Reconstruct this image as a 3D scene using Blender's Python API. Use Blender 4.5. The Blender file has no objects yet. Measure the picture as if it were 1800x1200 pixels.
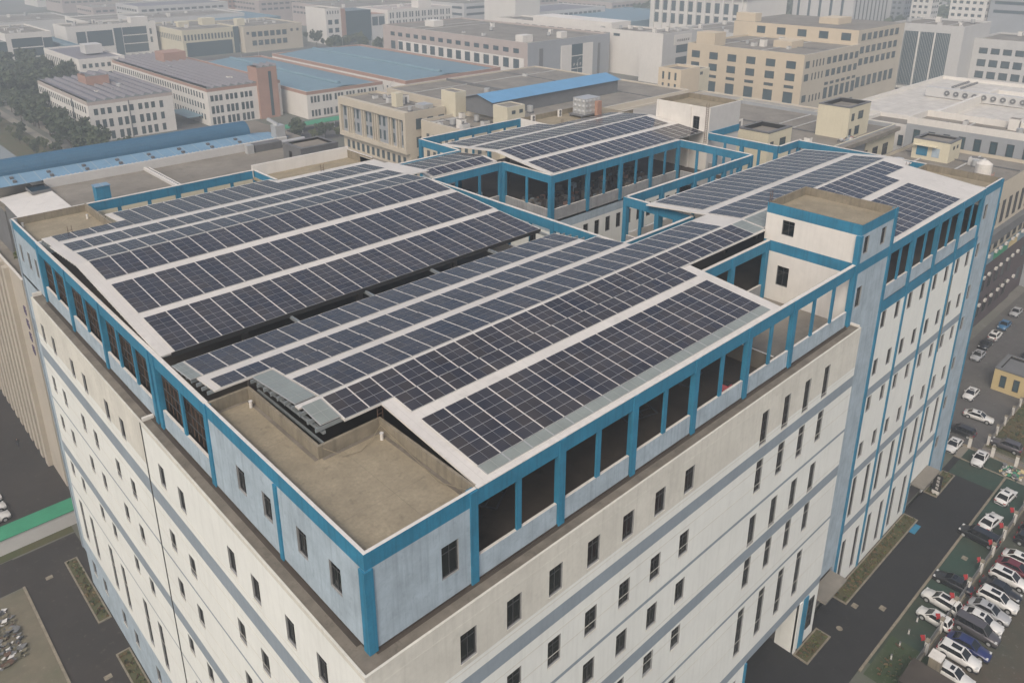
import bpy, math, random
from math import radians as R_, sin, cos, pi
from mathutils import Matrix, Vector
random.seed(7)
sc = bpy.context.scene
col = sc.collection
# ---------------- camera -------------------------------------------------
ZO = 49.0                                  # all heights below are measured from the main roof edge; the ground is 49 m lower
cam = bpy.data.cameras.new('camera'); camo = bpy.data.objects.new('camera', cam); col.objects.link(camo)
cam.sensor_fit = 'HORIZONTAL'; cam.sensor_width = 36; cam.lens = 1403.27 / 1800 * 36
cam.shift_x = (900 - 885.70) / 1800; cam.shift_y = (389.95 - 600) / 1800
cam.clip_start = 1; cam.clip_end = 6000
camo.matrix_world = Matrix(((0.7324658991331356, 0.2301133315741445, -0.6407351724690438, -18.2244),
                            (-0.6808006478943481, 0.2447463287037515, -0.6903692580153546, -31.0640),
                            (-0.002045588845119926, 0.9418848598517141, 0.3359296449383177, 31.9799 + ZO), (0, 0, 0, 1)))
sc.camera = camo
# ---------------- light --------------------------------------------------
SUN_EL, SUN_AZ = 46, 239                   # azimuth clockwise from +Y
w = bpy.data.worlds.new('World'); sc.world = w; w.use_nodes = True
nt = w.node_tree; nt.nodes.clear()
sky = nt.nodes.new('ShaderNodeTexSky'); sky.sky_type = 'NISHITA'; sky.sun_disc = False
sky.sun_elevation = R_(SUN_EL); sky.sun_rotation = R_(SUN_AZ); sky.dust_density = 7; sky.air_density = 0.95; sky.ozone_density = 1.2
bg = nt.nodes.new('ShaderNodeBackground'); bg.inputs[1].default_value = 0.15
wo = nt.nodes.new('ShaderNodeOutputWorld'); nt.links.new(sky.outputs[0], bg.inputs[0]); nt.links.new(bg.outputs[0], wo.inputs[0])
sl = bpy.data.lights.new('sun', 'SUN'); sl.energy = 0.8; sl.angle = R_(14); sl.color = (1, .95, .85)
so = bpy.data.objects.new('sun', sl); col.objects.link(so)
d = Vector((sin(R_(SUN_AZ)) * cos(R_(SUN_EL)), cos(R_(SUN_AZ)) * cos(R_(SUN_EL)), sin(R_(SUN_EL))))
so.rotation_euler = d.to_track_quat('Z', 'Y').to_euler(); so.location = (0, 0, 300)
sc.view_settings.view_transform = 'Standard'; sc.view_settings.look = 'None'; sc.view_settings.exposure = 0.15; sc.view_settings.gamma = 1
sc.cycles.use_denoising = True; sc.cycles.max_bounces = 6; sc.cycles.volume_bounces = 1; sc.cycles.transparent_max_bounces = 4
# ---------------- materials ----------------------------------------------
MATS = {}
def mat(name, c, var=.12, scale=.6, rough=.85, streak=0., c2=None, spot=0., metal=0., fine=.06, bump=0.):
    """painted/plastered/concrete surface: large blotches, fine grain, optional rain streaks and dark stains"""
    if name in MATS: return MATS[name]
    m = bpy.data.materials.new(name); m.use_nodes = True; n = m.node_tree; b = n.nodes['Principled BSDF']; L = n.links.new
    tc = n.nodes.new('ShaderNodeTexCoord')
    def noise(sx, sy, sz, s, det=5, rgh=.6):
        mp = n.nodes.new('ShaderNodeMapping'); mp.inputs['Scale'].default_value = (sx, sy, sz); L(tc.outputs['Object'], mp.inputs[0])
        t = n.nodes.new('ShaderNodeTexNoise'); t.inputs['Scale'].default_value = s; t.inputs['Detail'].default_value = det; t.inputs['Roughness'].default_value = rgh
        L(mp.outputs[0], t.inputs['Vector']); return t.outputs[0]
    def rng(s, a, b_, lo, hi):
        r = n.nodes.new('ShaderNodeMapRange'); L(s, r.inputs[0]); r.inputs[1].default_value = a; r.inputs[2].default_value = b_; r.inputs[3].default_value = lo; r.inputs[4].default_value = hi; return r.outputs[0]
    def mix(f, A, B, mode='MIX'):
        x = n.nodes.new('ShaderNodeMix'); x.data_type = 'RGBA'; x.blend_type = mode
        if isinstance(f, float): x.inputs[0].default_value = f
        else: L(f, x.inputs[0])
        for s, v in ((6, A), (7, B)):
            if isinstance(v, tuple): x.inputs[s].default_value = v + (1,)
            else: L(v, x.inputs[s])
        return x.outputs[2]
    dark = c2 if c2 else tuple(v * .55 for v in c)
    out = mix(rng(noise(1, 1, 1, scale), .35, .7, 0, min(1, var * 3)), c, dark)
    out = mix(rng(noise(1, 1, 1, scale * 9, 4), .3, .75, 0, fine * 4), out, tuple(v * .6 for v in c))
    if streak: out = mix(rng(noise(1.6, 1.6, .1, 1.6, 6), .48, .72, 0, streak), out, tuple(v * .45 for v in c))
    if spot: out = mix(rng(noise(1, 1, 1, scale * 2.7, 6, .7), .56, .7, 0, spot), out, tuple(v * .35 for v in c))
    L(out, b.inputs['Base Color']); b.inputs['Roughness'].default_value = rough; b.inputs['Metallic'].default_value = metal
    if bump:
        bp = n.nodes.new('ShaderNodeBump'); bp.inputs['Strength'].default_value = bump; bp.inputs['Distance'].default_value = .05
        L(noise(1, 1, 1, 4, 6), bp.inputs['Height']); L(bp.outputs[0], b.inputs['Normal'])
    MATS[name] = m; return m
def plain(name, c, rough=.5, metal=0., coat=0.):
    if name in MATS: return MATS[name]
    m = mat(name, c, var=.05, scale=1.5, rough=rough, metal=metal, fine=.03)
    m.node_tree.nodes['Principled BSDF'].inputs['Coat Weight'].default_value = coat; return m
def lines_mat(name, c, c2, axis, pitch, duty=.12, rough=.6, var=.1):
    """sheet metal / paving with regular seams along one axis"""
    m = mat(name, c, var=var, scale=.25, rough=rough, spot=.25); n = m.node_tree; L = n.links.new; b = n.nodes['Principled BSDF']
    tc = n.nodes.new('ShaderNodeTexCoord'); sp = n.nodes.new('ShaderNodeSeparateXYZ'); L(tc.outputs['Object'], sp.inputs[0])
    a = n.nodes.new('ShaderNodeMath'); a.operation = 'DIVIDE'; L(sp.outputs[axis], a.inputs[0]); a.inputs[1].default_value = pitch
    f = n.nodes.new('ShaderNodeMath'); f.operation = 'FRACT'; L(a.outputs[0], f.inputs[0])
    g = n.nodes.new('ShaderNodeMath'); g.operation = 'LESS_THAN'; L(f.outputs[0], g.inputs[0]); g.inputs[1].default_value = duty
    x = n.nodes.new('ShaderNodeMix'); x.data_type = 'RGBA'; L(g.outputs[0], x.inputs[0])
    L(b.inputs['Base Color'].links[0].from_socket, x.inputs[6]); x.inputs[7].default_value = c2 + (1,); L(x.outputs[2], b.inputs['Base Color']); return m
def panel_mat():
    m = bpy.data.materials.new('solar_cell'); m.use_nodes = True; n = m.node_tree; L = n.links.new; b = n.nodes['Principled BSDF']
    g = n.nodes.new('ShaderNodeNewGeometry'); r = n.nodes.new('ShaderNodeValToRGB')
    r.color_ramp.elements[0].color = (.006, .008, .017, 1); r.color_ramp.elements[1].color = (.014, .012, .015, 1)
    e = r.color_ramp.elements.new(.45); e.color = (.008, .012, .026, 1); L(g.outputs['Random Per Island'], r.inputs[0])
    tc = n.nodes.new('ShaderNodeTexCoord'); sp = n.nodes.new('ShaderNodeSeparateXYZ'); L(tc.outputs['Object'], sp.inputs[0])
    a = n.nodes.new('ShaderNodeMath'); a.operation = 'MULTIPLY'; L(sp.outputs[1], a.inputs[0]); a.inputs[1].default_value = 6.2
    f = n.nodes.new('ShaderNodeMath'); f.operation = 'FRACT'; L(a.outputs[0], f.inputs[0])
    l = n.nodes.new('ShaderNodeMath'); l.operation = 'LESS_THAN'; L(f.outputs[0], l.inputs[0]); l.inputs[1].default_value = .16
    ms = n.nodes.new('ShaderNodeMath'); ms.operation = 'MULTIPLY'; L(l.outputs[0], ms.inputs[0]); ms.inputs[1].default_value = .35
    x = n.nodes.new('ShaderNodeMix'); x.data_type = 'RGBA'; L(ms.outputs[0], x.inputs[0]); L(r.outputs[0], x.inputs[6]); x.inputs[7].default_value = (.12, .13, .15, 1)
    t = n.nodes.new('ShaderNodeTexNoise'); t.inputs['Scale'].default_value = .35; t.inputs['Detail'].default_value = 6; L(tc.outputs['Object'], t.inputs['Vector'])
    mr = n.nodes.new('ShaderNodeMapRange'); L(t.outputs[0], mr.inputs[0]); mr.inputs[1].default_value = .3; mr.inputs[2].default_value = .75; mr.inputs[3].default_value = .07; mr.inputs[4].default_value = .26
    y = n.nodes.new('ShaderNodeMix'); y.data_type = 'RGBA'; L(mr.outputs[0], y.inputs[0]); L(x.outputs[2], y.inputs[6]); y.inputs[7].default_value = (.19, .165, .14, 1)
    L(y.outputs[2], b.inputs['Base Color']); b.inputs['Roughness'].default_value = .18; b.inputs['IOR'].default_value = 1.45
    return m
M = dict(
    white=mat('white_render', (.70, .72, .69), var=.06, scale=.15, streak=.15, fine=.03),
    beige=mat('weathered_cream_render', (.62, .61, .55), var=.12, scale=.3, streak=.22, spot=.15),
    grey=mat('grey_paint_band', (.25, .30, .345), var=.1, scale=.3, streak=.2),
    pale=mat('pale_blue_grey_render', (.37, .455, .52), var=.2, scale=.5, streak=.45, spot=.3),
    blue=mat('blue_paint', (.024, .20, .335), var=.2, scale=.5, streak=.55, fine=.1, rough=.75),
    conc=mat('concrete_roof', (.325, .28, .195), var=.25, scale=.5, spot=.45, fine=.2),
    conc2=mat('grey_concrete_roof', (.25, .23, .195), var=.3, scale=.12, spot=.55, fine=.14),
    concw=mat('concrete_parapet', (.25, .22, .165), var=.25, scale=.8, streak=.65, spot=.3),
    gconc=mat('grey_low_wall_and_reveal_shade', (.30, .31, .315), var=.2, scale=.6, streak=.5, spot=.3),
    gutter=mat('gutter_concrete', (.18, .16, .13), var=.35, scale=.7, spot=.55),
    coping=mat('white_coping', (.64, .62, .58), var=.12, scale=1.5, spot=.3),
    sheet=lines_mat('white_roof_sheet', (.60, .58, .54), (.47, .45, .41), 0, 1.01, .035, rough=.55),
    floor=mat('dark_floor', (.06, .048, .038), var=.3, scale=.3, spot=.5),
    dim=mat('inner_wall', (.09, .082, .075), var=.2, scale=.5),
    cream=mat('cream_block', (.58, .54, .41), var=.06, scale=.3, streak=.12),
    ribs=mat('beige_rib_render', (.44, .40, .335), var=.1, scale=.2, streak=.2),
    tan=mat('tan_tile', (.54, .46, .34), var=.08, scale=.05, fine=.04),
    tanpale=mat('pale_tan_tile', (.50, .45, .36), var=.08, scale=.1),
    pink=mat('pink_brick', (.36, .22, .17), var=.1, scale=.2),
    pinkgrey=mat('pink_grey_cladding', (.42, .36, .33), var=.08, scale=.2),
    greyclad=mat('grey_cladding', (.30, .32, .34), var=.08, scale=.1),
    palegrey=mat('pale_grey_cladding', (.50, .50, .49), var=.06, scale=.1),
    darkclad=mat('dark_purple_cladding', (.085, .065, .07), var=.2, scale=.3),
    offwhite=mat('off_white_wall', (.66, .64, .60), var=.06, scale=.1, streak=.12),
    dgrey=mat('dark_grey_wall', (.14, .145, .15), var=.15, scale=.4),
    yellow=mat('yellow_wall', (.52, .42, .22), var=.08, scale=.3),
    glass=plain('window_glass', (.007, .009, .010), rough=.1), glassb=plain('green_glass', (.05, .085, .10), rough=.2),
    frame=plain('window_frame', (.05, .052, .055), rough=.6), alu=plain('aluminium', (.45, .46, .46), rough=.4, metal=.3),
    steel=mat('galvanised_steel', (.27, .30, .31), var=.15, scale=2, rough=.5, metal=.3),
    rust=mat('rusty_bar', (.12, .07, .045), var=.4, scale=5), black=plain('black_rubber', (.015, .015, .016), rough=.8),
    bluesheet=lines_mat('faded_blue_sheet', (.15, .245, .30), (.12, .21, .27), 0, 2.5), bright=lines_mat('bright_blue_sheet', (.12, .30, .50), (.10, .26, .44), 0, 1.0),
    bluebar=lines_mat('blue_ribbed_sheet', (.17, .29, .40), (.27, .33, .36), 0, 2.2, .05), bluecurve=mat('deep_blue_sheet', (.05, .125, .20), var=.1, scale=.3, spot=.2, rough=.6), whitesheet=lines_mat('white_ribbed_sheet', (.66, .64, .60), (.5, .49, .46), 1, .5, .25),
    greysheet=lines_mat('grey_solar_sheet', (.20, .19, .205), (.15, .145, .16), 1, 3.2, .07, rough=.6), redwhite=lines_mat('off_white_flat_roof', (.60, .575, .52), (.46, .42, .36), 1, 3.0, .06, var=.2), palesheet=lines_mat('pale_flat_roof', (.36, .34, .30), (.27, .25, .22), 0, 4.0, .05, var=.25),
    green=mat('green_sheet', (.035, .26, .14), var=.15, scale=.4), leaf=None)
def leafmat(name, c, c2):
    m = bpy.data.materials.new(name); m.use_nodes = True; n = m.node_tree; b = n.nodes['Principled BSDF']; g = n.nodes.new('ShaderNodeNewGeometry'); r = n.nodes.new('ShaderNodeValToRGB')
    r.color_ramp.elements[0].color = c + (1,); r.color_ramp.elements[1].color = c2 + (1,); n.links.new(g.outputs['Random Per Island'], r.inputs[0]); n.links.new(r.outputs[0], b.inputs['Base Color']); b.inputs['Roughness'].default_value = .8; return m
M['leaf'] = leafmat('dark_foliage', (.03, .05, .028), (.075, .095, .045)); M['leaf2'] = leafmat('yellow_green_foliage', (.05, .07, .02), (.12, .13, .045)); M['dry'] = leafmat('dry_shrub', (.09, .055, .03), (.16, .12, .06))
M['bark'] = mat('bark', (.10, .075, .055), var=.3, scale=3); M['cell'] = panel_mat()
M['clear'] = mat('translucent_panel', (.25, .28, .26), var=.15, scale=.5, rough=.3)
# ---------------- mesh helpers --------------------------------------------
class MB:
    def __init__(s): s.v = []; s.f = []; s.m = []; s.mats = []
    def mi(s, m):
        m = M[m] if isinstance(m, str) else m
        if m not in s.mats: s.mats.append(m)
        return s.mats.index(m)
    def face(s, pts, m):
        k = len(s.v); s.v += [tuple(p) for p in pts]; s.f.append(tuple(range(k, k + len(pts)))); s.m.append(s.mi(m)); return s
    def box(s, x0, x1, y0, y1, z0, z1, m, top=None):
        if x0 > x1: x0, x1 = x1, x0
        if y0 > y1: y0, y1 = y1, y0
        k = len(s.v); s.v += [(x0, y0, z0), (x1, y0, z0), (x1, y1, z0), (x0, y1, z0), (x0, y0, z1), (x1, y0, z1), (x1, y1, z1), (x0, y1, z1)]
        a = s.mi(m); t = s.mi(top) if top else a
        for f, mm in (((0, 3, 2, 1), a), ((4, 5, 6, 7), t), ((0, 1, 5, 4), a), ((1, 2, 6, 5), a), ((2, 3, 7, 6), a), ((3, 0, 4, 7), a)): s.f.append(tuple(k + i for i in f)); s.m.append(mm)
        return s
    def bar(s, a, b, t, m):                      # square bar between two points
        a, b = Vector(a), Vector(b); d = (b - a).normalized(); u = d.cross(Vector((0, 0, 1)) if abs(d.z) < .9 else Vector((1, 0, 0))).normalized() * t / 2; v = d.cross(u).normalized() * t / 2
        k = len(s.v); s.v += [tuple(p + i * u + j * v) for p in (a, b) for i, j in ((-1, -1), (1, -1), (1, 1), (-1, 1))]; a_ = s.mi(m)
        for f in ((0, 1, 2, 3), (7, 6, 5, 4), (0, 4, 5, 1), (1, 5, 6, 2), (2, 6, 7, 3), (3, 7, 4, 0)): s.f.append(tuple(k + i for i in f)); s.m.append(a_)
        return s
    def cyl(s, c, r, h, m, axis='z', n=14, r2=None, caps=True):
        r2 = r if r2 is None else r2; k = len(s.v); a_ = s.mi(m)
        for j, (rr, hh) in enumerate(((r, 0), (r2, h))):
            for i in range(n):
                a, b = rr * cos(2 * pi * i / n), rr * sin(2 * pi * i / n)
                p = {'z': (a, b, hh), 'x': (hh, a, b), 'y': (b, hh, a)}[axis]; s.v.append((c[0] + p[0], c[1] + p[1], c[2] + p[2]))
        for i in range(n): s.f.append((k + i, k + (i + 1) % n, k + n + (i + 1) % n, k + n + i)); s.m.append(a_)
        if caps: s.f.append(tuple(k + i for i in reversed(range(n)))); s.m.append(a_); s.f.append(tuple(k + n + i for i in range(n))); s.m.append(a_)
        return s
    def mesh(s, name, smooth=False):
        me = bpy.data.meshes.new(name); me.from_pydata(s.v, [], s.f)
        for m in s.mats: me.materials.append(m)
        me.polygons.foreach_set('material_index', s.m)
        if smooth: me.polygons.foreach_set('use_smooth', [True] * len(s.f))
        me.update(); return me
    def build(s, name, parent=None, loc=(0, 0, 0), smooth=False, rz=0):
        return put(s.mesh(name, smooth), name, parent, loc, rz)
def put(me, name, parent=None, loc=(0, 0, 0), rz=0, sc_=None):
    o = bpy.data.objects.new(name, me); col.objects.link(o); o.parent = parent; o.location = loc; o.rotation_euler = (0, 0, rz)
    if sc_: o.scale = sc_
    return o
def tag(o, label=None, cat=None, group=None, kind=None):
    if label: o['label'] = label
    if cat: o['category'] = cat
    if group: o['group'] = group
    if kind: o['kind'] = kind
    return o
def thing(name, label, cat, loc=(0, 0, 0), rz=0, group=None):
    o = bpy.data.objects.new(name, None); col.objects.link(o); o.location = loc; o.rotation_euler = (0, 0, rz); return tag(o, label, cat, group)
def copy_tree(o, parent=None):
    c = o.copy(); col.objects.link(c); c.parent = parent
    for ch in o.children: copy_tree(ch, c)
    return c
def win_mesh(w_, h, cols=2, transom=.28, glass='glass', frame='frame', fw=.06, rows=1):
    """window in the XZ plane facing -Y, origin at its lower left corner"""
    b = MB(); b.box(0, w_, .02, .06, 0, h, glass)
    b.box(0, fw, -.03, .02, 0, h, frame).box(w_ - fw, w_, -.03, .02, 0, h, frame).box(fw, w_ - fw, -.03, .02, 0, fw, frame).box(fw, w_ - fw, -.03, .02, h - fw, h, frame)
    for i in range(1, cols): x = w_ * i / cols; b.box(x - fw * .4, x + fw * .4, -.02, .02, fw, h - fw, frame)
    if transom: b.box(fw, w_ - fw, -.018, .018, h * (1 - transom) - fw * .4, h * (1 - transom) + fw * .4, frame)
    for i in range(1, rows): z = h * i / rows; b.box(fw, w_ - fw, -.016, .016, z - fw * .4, z + fw * .4, frame)
    return b.mesh('window')
def facade(axis, c, u0, u1, z0, z1, holes, bands, depth=.22, base='white'):
    """wall sheet with real window openings and reveals; axis 'S' lies in y=c, axis 'W' in x=c. holes: (u0,u1,z0,z1). bands: (z0,z1,material)"""
    b = MB(); P = (lambda u, z, dd=0: (u, c + dd, z)) if axis == 'S' else (lambda u, z, dd=0: (c + dd, u, z))
    us = sorted({u0, u1} | {v for h in holes for v in h[:2] if u0 < v < u1}); zs = sorted({z0, z1} | {v for h in holes for v in h[2:4] if z0 < v < z1} | {v for q in bands for v in q[:2] if z0 < v < z1})
    for j in range(len(zs) - 1):
        zm = (zs[j] + zs[j + 1]) / 2; m = base
        for q in bands:
            if q[0] <= zm <= q[1]: m = q[2]
        i = 0
        while i < len(us) - 1:                                         # merge runs of solid cells
            um = (us[i] + us[i + 1]) / 2
            if any(h[0] < um < h[1] and h[2] < zm < h[3] for h in holes): i += 1; continue
            k = i
            while k + 1 < len(us) - 1 and not any(h[0] < (us[k + 1] + us[k + 2]) / 2 < h[1] and h[2] < zm < h[3] for h in holes): k += 1
            b.face([P(us[i], zs[j]), P(us[k + 1], zs[j]), P(us[k + 1], zs[j + 1]), P(us[i], zs[j + 1])], m); i = k + 1
    for a, e, s_, t in [h[:4] for h in holes]:
        for q in (((a, s_), (e, s_)), ((e, s_), (e, t)), ((e, t), (a, t)), ((a, t), (a, s_))):
            b.face([P(*q[0]), P(*q[1]), P(*q[1], depth), P(*q[0], depth)], 'gconc')  # reveals get a darker grey than the wall: recess shade put into their colour
    return b
WM = {}
def window(axis, c, u, z, w_, h, parent, depth=.16, name='window', **k):
    """a window object standing in facade plane c at u..u+w, z..z+h"""
    key = (round(w_, 2), round(h, 2), tuple(sorted(k.items())))
    if key not in WM: WM[key] = win_mesh(w_, h, **k)
    return put(WM[key], name, parent, (u, c + depth, z) if axis == 'S' else (c + depth, u + w_, z), 0 if axis == 'S' else -pi / 2)
# ---------------- the solar factory ----------------------------------------
G = -ZO
fac = thing('factory_building', 'large white and blue factory block with solar roofs, in the foreground', 'factory', (0, 0, ZO))
def bx(name, x0, x1, y0, y1, z0, z1, m, top=None, parent=fac): return MB().box(x0, x1, y0, y1, z0, z1, m, top).build(name, parent)
# inner masses (just behind the facades)
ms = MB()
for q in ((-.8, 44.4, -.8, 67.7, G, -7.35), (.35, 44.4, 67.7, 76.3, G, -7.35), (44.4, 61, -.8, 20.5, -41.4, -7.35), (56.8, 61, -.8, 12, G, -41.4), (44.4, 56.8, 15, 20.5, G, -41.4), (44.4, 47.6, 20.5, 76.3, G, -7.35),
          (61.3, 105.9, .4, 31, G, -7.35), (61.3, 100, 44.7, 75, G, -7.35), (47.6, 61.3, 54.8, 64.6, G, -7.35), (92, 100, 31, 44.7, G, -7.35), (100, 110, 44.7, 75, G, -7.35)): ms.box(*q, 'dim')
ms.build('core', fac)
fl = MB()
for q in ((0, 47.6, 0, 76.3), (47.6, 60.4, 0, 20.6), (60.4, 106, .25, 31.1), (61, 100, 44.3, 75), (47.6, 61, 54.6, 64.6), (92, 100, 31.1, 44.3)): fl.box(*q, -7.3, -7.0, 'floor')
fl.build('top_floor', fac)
# near right facade
WR = []; TR = []
for k in range(7):
    for zt, zb in ((-9.1, -11.45), (-15.6, -18.0), (-20.8, -23.1), (-26.1, -28.4), (-32.3, -34.7)): WR.append((5.75 + 4 * k, 7.1 + 4 * k, zb, zt))
for k in range(4):
    for zt, zb in ((-9.0, -12.6), (-14.3, -17.9), (-20.7, -24.25), (-25.85, -29.4), (-32.3, -38.4)): TR.append((41.75 + 4 * k, 42.95 + 4 * k, zb, zt))
under = (44.9, 56.5, G, -41.35); TR.append((41.6, 43.0, -47, -42.4))
bandR = [(-11.85, -7.1, 'beige'), (-14.2, -12.9, 'grey'), (-20.0, -19.65, 'grey'), (-25.8, -24.4, 'grey'), (-31.8, -31.45, 'grey'), (-41.35, -40.1, 'grey')]
f1 = facade('S', -1.15, -1.15, 61.3, G, -7.1, WR + TR + [under], bandR)
f1.face([(61.3, -1.15, G), (61.3, 0, G), (61.3, 0, -7.1), (61.3, -1.15, -7.1)], 'white').build('right_facade', fac)
for h in WR[:]:
    if h[3] > -24: window('S', -1.15, h[0], h[2], h[1] - h[0], h[3] - h[2], fac)
for h in TR: window('S', -1.15, h[0], h[2], h[1] - h[0], h[3] - h[2], fac, name='tall_window', rows=4 if h[3] - h[2] > 5 else 3, transom=0, cols=2)
low = MB()
for h in WR:
    if h[3] < -24: low.box(h[0], h[1], -.97, -.93, h[2], h[3], 'glass').box(h[0] + .62, h[0] + .7, -1.0, -.97, h[2], h[3], 'frame').box(h[0], h[1], -1.01, -.975, h[2] + 1.6, h[2] + 1.68, 'frame')
sills = MB()
for h in WR + TR: sills.box(h[0] - .04, h[1] + .04, -1.2, -1.1, h[2] - .07, h[2] - .005, 'beige')
# moulded lines between storeys, pillars of the passage
ln = MB()
for z in (-8.3, -12.2, -15.2, -17.1, -23.9, -27.0, -30.6, -33.2, -36.6): ln.box(-1.15, 61.3, -1.157, -1.148, z, z + .07, 'beige')
ln.build('render_joint', fac)
bx('passage_pillar', 44.55, 44.9, -1.3, .6, G, -41.4, 'blue'); bx('passage_pillar', 56.5, 57.1, -1.27, 1.2, G, -41.4, 'white'); bx('blue_pillar', 57.6, 58.6, -1.3, -1.16, G, -41.4, 'blue')
bx('passage_wall', 44.9, 56.8, 14.6, 14.95, G, -41.4, 'dim'); window('S', -1.22, 59, -47, 1.3, 4.5, fac, name='tall_window', depth=0, rows=4, transom=0)
# left facade
LY = [4.5, 8.5, 13.35, 17.1, 26.15, 30.27, 39.8, 44.0, 50.7, 54.8, 61.5, 65.65]
WL = []; TL = []
for y in LY:
    for zt, zb in ((-9.65, -11.8), (-16.4, -18.45), (-21.7, -23.7), (-28.3, -30.2)): WL.append((y - 1.2, y, zb, zt))
    TL.append((y - 1.2, y, -40.1, -34.0)); TL.append((y - 1.3, y, -45.6, -43.5))
bandL = [(-11.6, -7.1, 'beige'), (-14.8, -13.1, 'grey'), (-20.4, -20.15, 'grey'), (-28.0, -26.5, 'grey'), (-33.1, -32.9, 'grey'), (G, -41.5, 'pale')]
f2 = facade('W', -1.15, -1.15, 33.2, G, -7.1, WL[:24] + TL[:12], bandL[1:]); f2.build('left_facade', fac)
f2 = facade('W', -1.15, 33.4, 67.9, G, -7.1, WL[24:] + TL[12:], bandL); f2.build('left_facade', fac)
bx('expansion_joint', -1.2, -.9, 33.2, 33.4, G, -7.2, 'frame')
for h in WL: window('W', -1.15, h[0], h[2], h[1] - h[0], h[3] - h[2], fac)
for h in TL: window('W', -1.15, h[0], h[2], h[1] - h[0], h[3] - h[2], fac, name='tall_window', rows=4, transom=0, cols=2)
for h in WL + TL: sills.box(-1.2, -1.1, h[0] - .04, h[1] + .04, h[2] - .07, h[2] - .005, 'beige')
sills.build('window_sills', fac)
lj = MB()
for z in (-12.4, -15.7, -17.8, -23.4, -25.2, -30.0, -36.5): lj.box(-1.157, -1.148, -1.15, 67.9, z, z + .07, 'beige')
lj.build('render_joint', fac)
f3 = facade('W', 0, 67.9, 76.4, G, -7.0, [], [(-8.3, -7, 'pale'), (-14.8, -13.1, 'grey')], base='pale'); f3.build('left_end_facade', fac)
bx('corner_strip', -.1, .6, 75.9, 76.45, G, -.1, 'grey'); bx('left_end_return', -1.15, 0, 67.9, 68.1, G, -7.1, 'pale'); bx('rear_wall', 0, 47.6, 76.36, 76.45, G, -7, 'pale')
# ledge round the top storey
lg = MB()
lg.box(-1.0, 61.1, -1.0, .05, -7.32, -7.14, 'gutter').box(-1.0, .05, .05, 67.7, -7.32, -7.14, 'gutter').box(.3, 60, -.28, .06, -7.14, -7.125, 'floor').box(-.3, .06, 1, 65, -7.14, -7.125, 'floor')
lg.box(-1.16, 61.3, -1.16, -1.0, -7.45, -7.1, 'beige').box(-1.16, -1.0, -1.0, 67.9, -7.45, -7.1, 'beige').box(61.1, 61.32, -.95, .0, -7.45, -6.9, 'coping').box(-.95, 0, 67.7, 67.92, -7.45, -6.7, 'coping')
lg.box(-.95, 0, 33.15, 33.45, -7.2, -6.85, 'coping'); lg.build('ledge_gutter', fac)
# tower and east part
tw = [(61.45, 62.55, .8, 2.75), (65.6, 66.7, .75, 2.7), (61.5, 62.7, -5.4, -3.0)]
f4 = facade('S', 0, 60.4, 68.9, G, 4.32, tw + [(62.2, 67.6, G, -43.6)], [(3.12, 4.32, 'blue'), (-1.25, -.1, 'blue')], base='pale'); f4.build('tower_facade', fac)
for h in tw: window('S', 0, h[0], h[2], h[1] - h[0], h[3] - h[2], fac, name='tower_window')
bx('tower_door', 62.2, 67.6, 1.2, 1.3, G, -43.6, 'dim'); bx('entrance_canopy', 61.5, 67.2, -2.2, -.02, -44.2, -43.95, 'conc2')
tww = [(7.2, 8.6, 1.0, 2.7), (7.2, 8.6, -5.0, -2.7)]
f5 = facade('W', 60.4, 0, 10.6, -7, 4.32, tww, [(3.12, 4.32, 'blue'), (-1.23, -.0, 'blue')], base='offwhite'); f5.build('tower_facade', fac)
for h in tww: window('W', 60.4, h[0], h[2], h[1] - h[0], h[3] - h[2], fac, name='tower_window')
tb = MB(); tb.box(60.7, 68.9, .35, 10.4, -7, 3.35, 'dim', 'conc'); tb.box(60.42, 68.92, 10.42, 10.62, -7, 4.3, 'concw').box(68.7, 68.9, .02, 10.4, -7, 4.3, 'concw', 'concw').box(60.43, 60.62, .02, 10.4, 3.3, 4.3, 'concw').box(60.63, 68.7, .01, .2, 3.3, 4.3, 'concw')
tb.build('tower_roof', fac); bx('tower_pilaster', 60.15, 60.75, -.12, .4, -7.1, 3.1, 'blue'); bx('tower_pilaster', 68.4, 69.0, -.13, .4, G, 4.28, 'blue')
EX = [69.75, 73.6, 77.3, 81.1, 85.1, 89.0, 92.85, 96.6]; WE = []; TE = []
for x in EX:
    for zt, zb in ((-8.55, -10.75), (-14.85, -17.0), (-19.85, -21.95), (-26.3, -28.5)): WE.append((x, x + 1.15, zb, zt))
    TE.append((x, x + 1.05, -37.4, -31.4))
    if x < 91: TE.append((x, x + 1.05, -47.8, -41.2))
f6 = facade('S', 0, 68.9, 99.4, G, -7.0, WE + TE + [(92.4, 98.4, G, -44.6)], [(-8.5, -7.0, 'blue'), (-19.7, -18.5, 'grey'), (-31.2, -30.0, 'grey'), (-39.7, -38.4, 'grey')]); f6.build('east_facade', fac)
W9 = [(100.5, 101.6, zb, zt) for zt, zb in ((-2.7, -4.85), (-8.4, -10.55), (-14.8, -16.9), (-19.8, -21.9), (-26.3, -28.4), (-33, -35.2), (-40, -42.1), (-46.3, -48.2))]
f7 = facade('S', 0, 99.4, 106.2, G, 0, W9, [(-1.2, 0, 'blue')], base='pale'); f7.build('east_end_facade', fac)
lowE = MB()
for h in WE:
    if h[3] > -15: window('S', 0, h[0], h[2], h[1] - h[0], h[3] - h[2], fac)
for h in WE + W9:
    if h[3] <= -15 or h in W9: lowE.box(h[0], h[1], .17, .21, h[2], h[3], 'glass').box(h[0] + .5, h[0] + .58, .14, .17, h[2], h[3], 'frame').box(h[0], h[1], .135, .165, h[3] - .7, h[3] - .62, 'frame')
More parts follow.
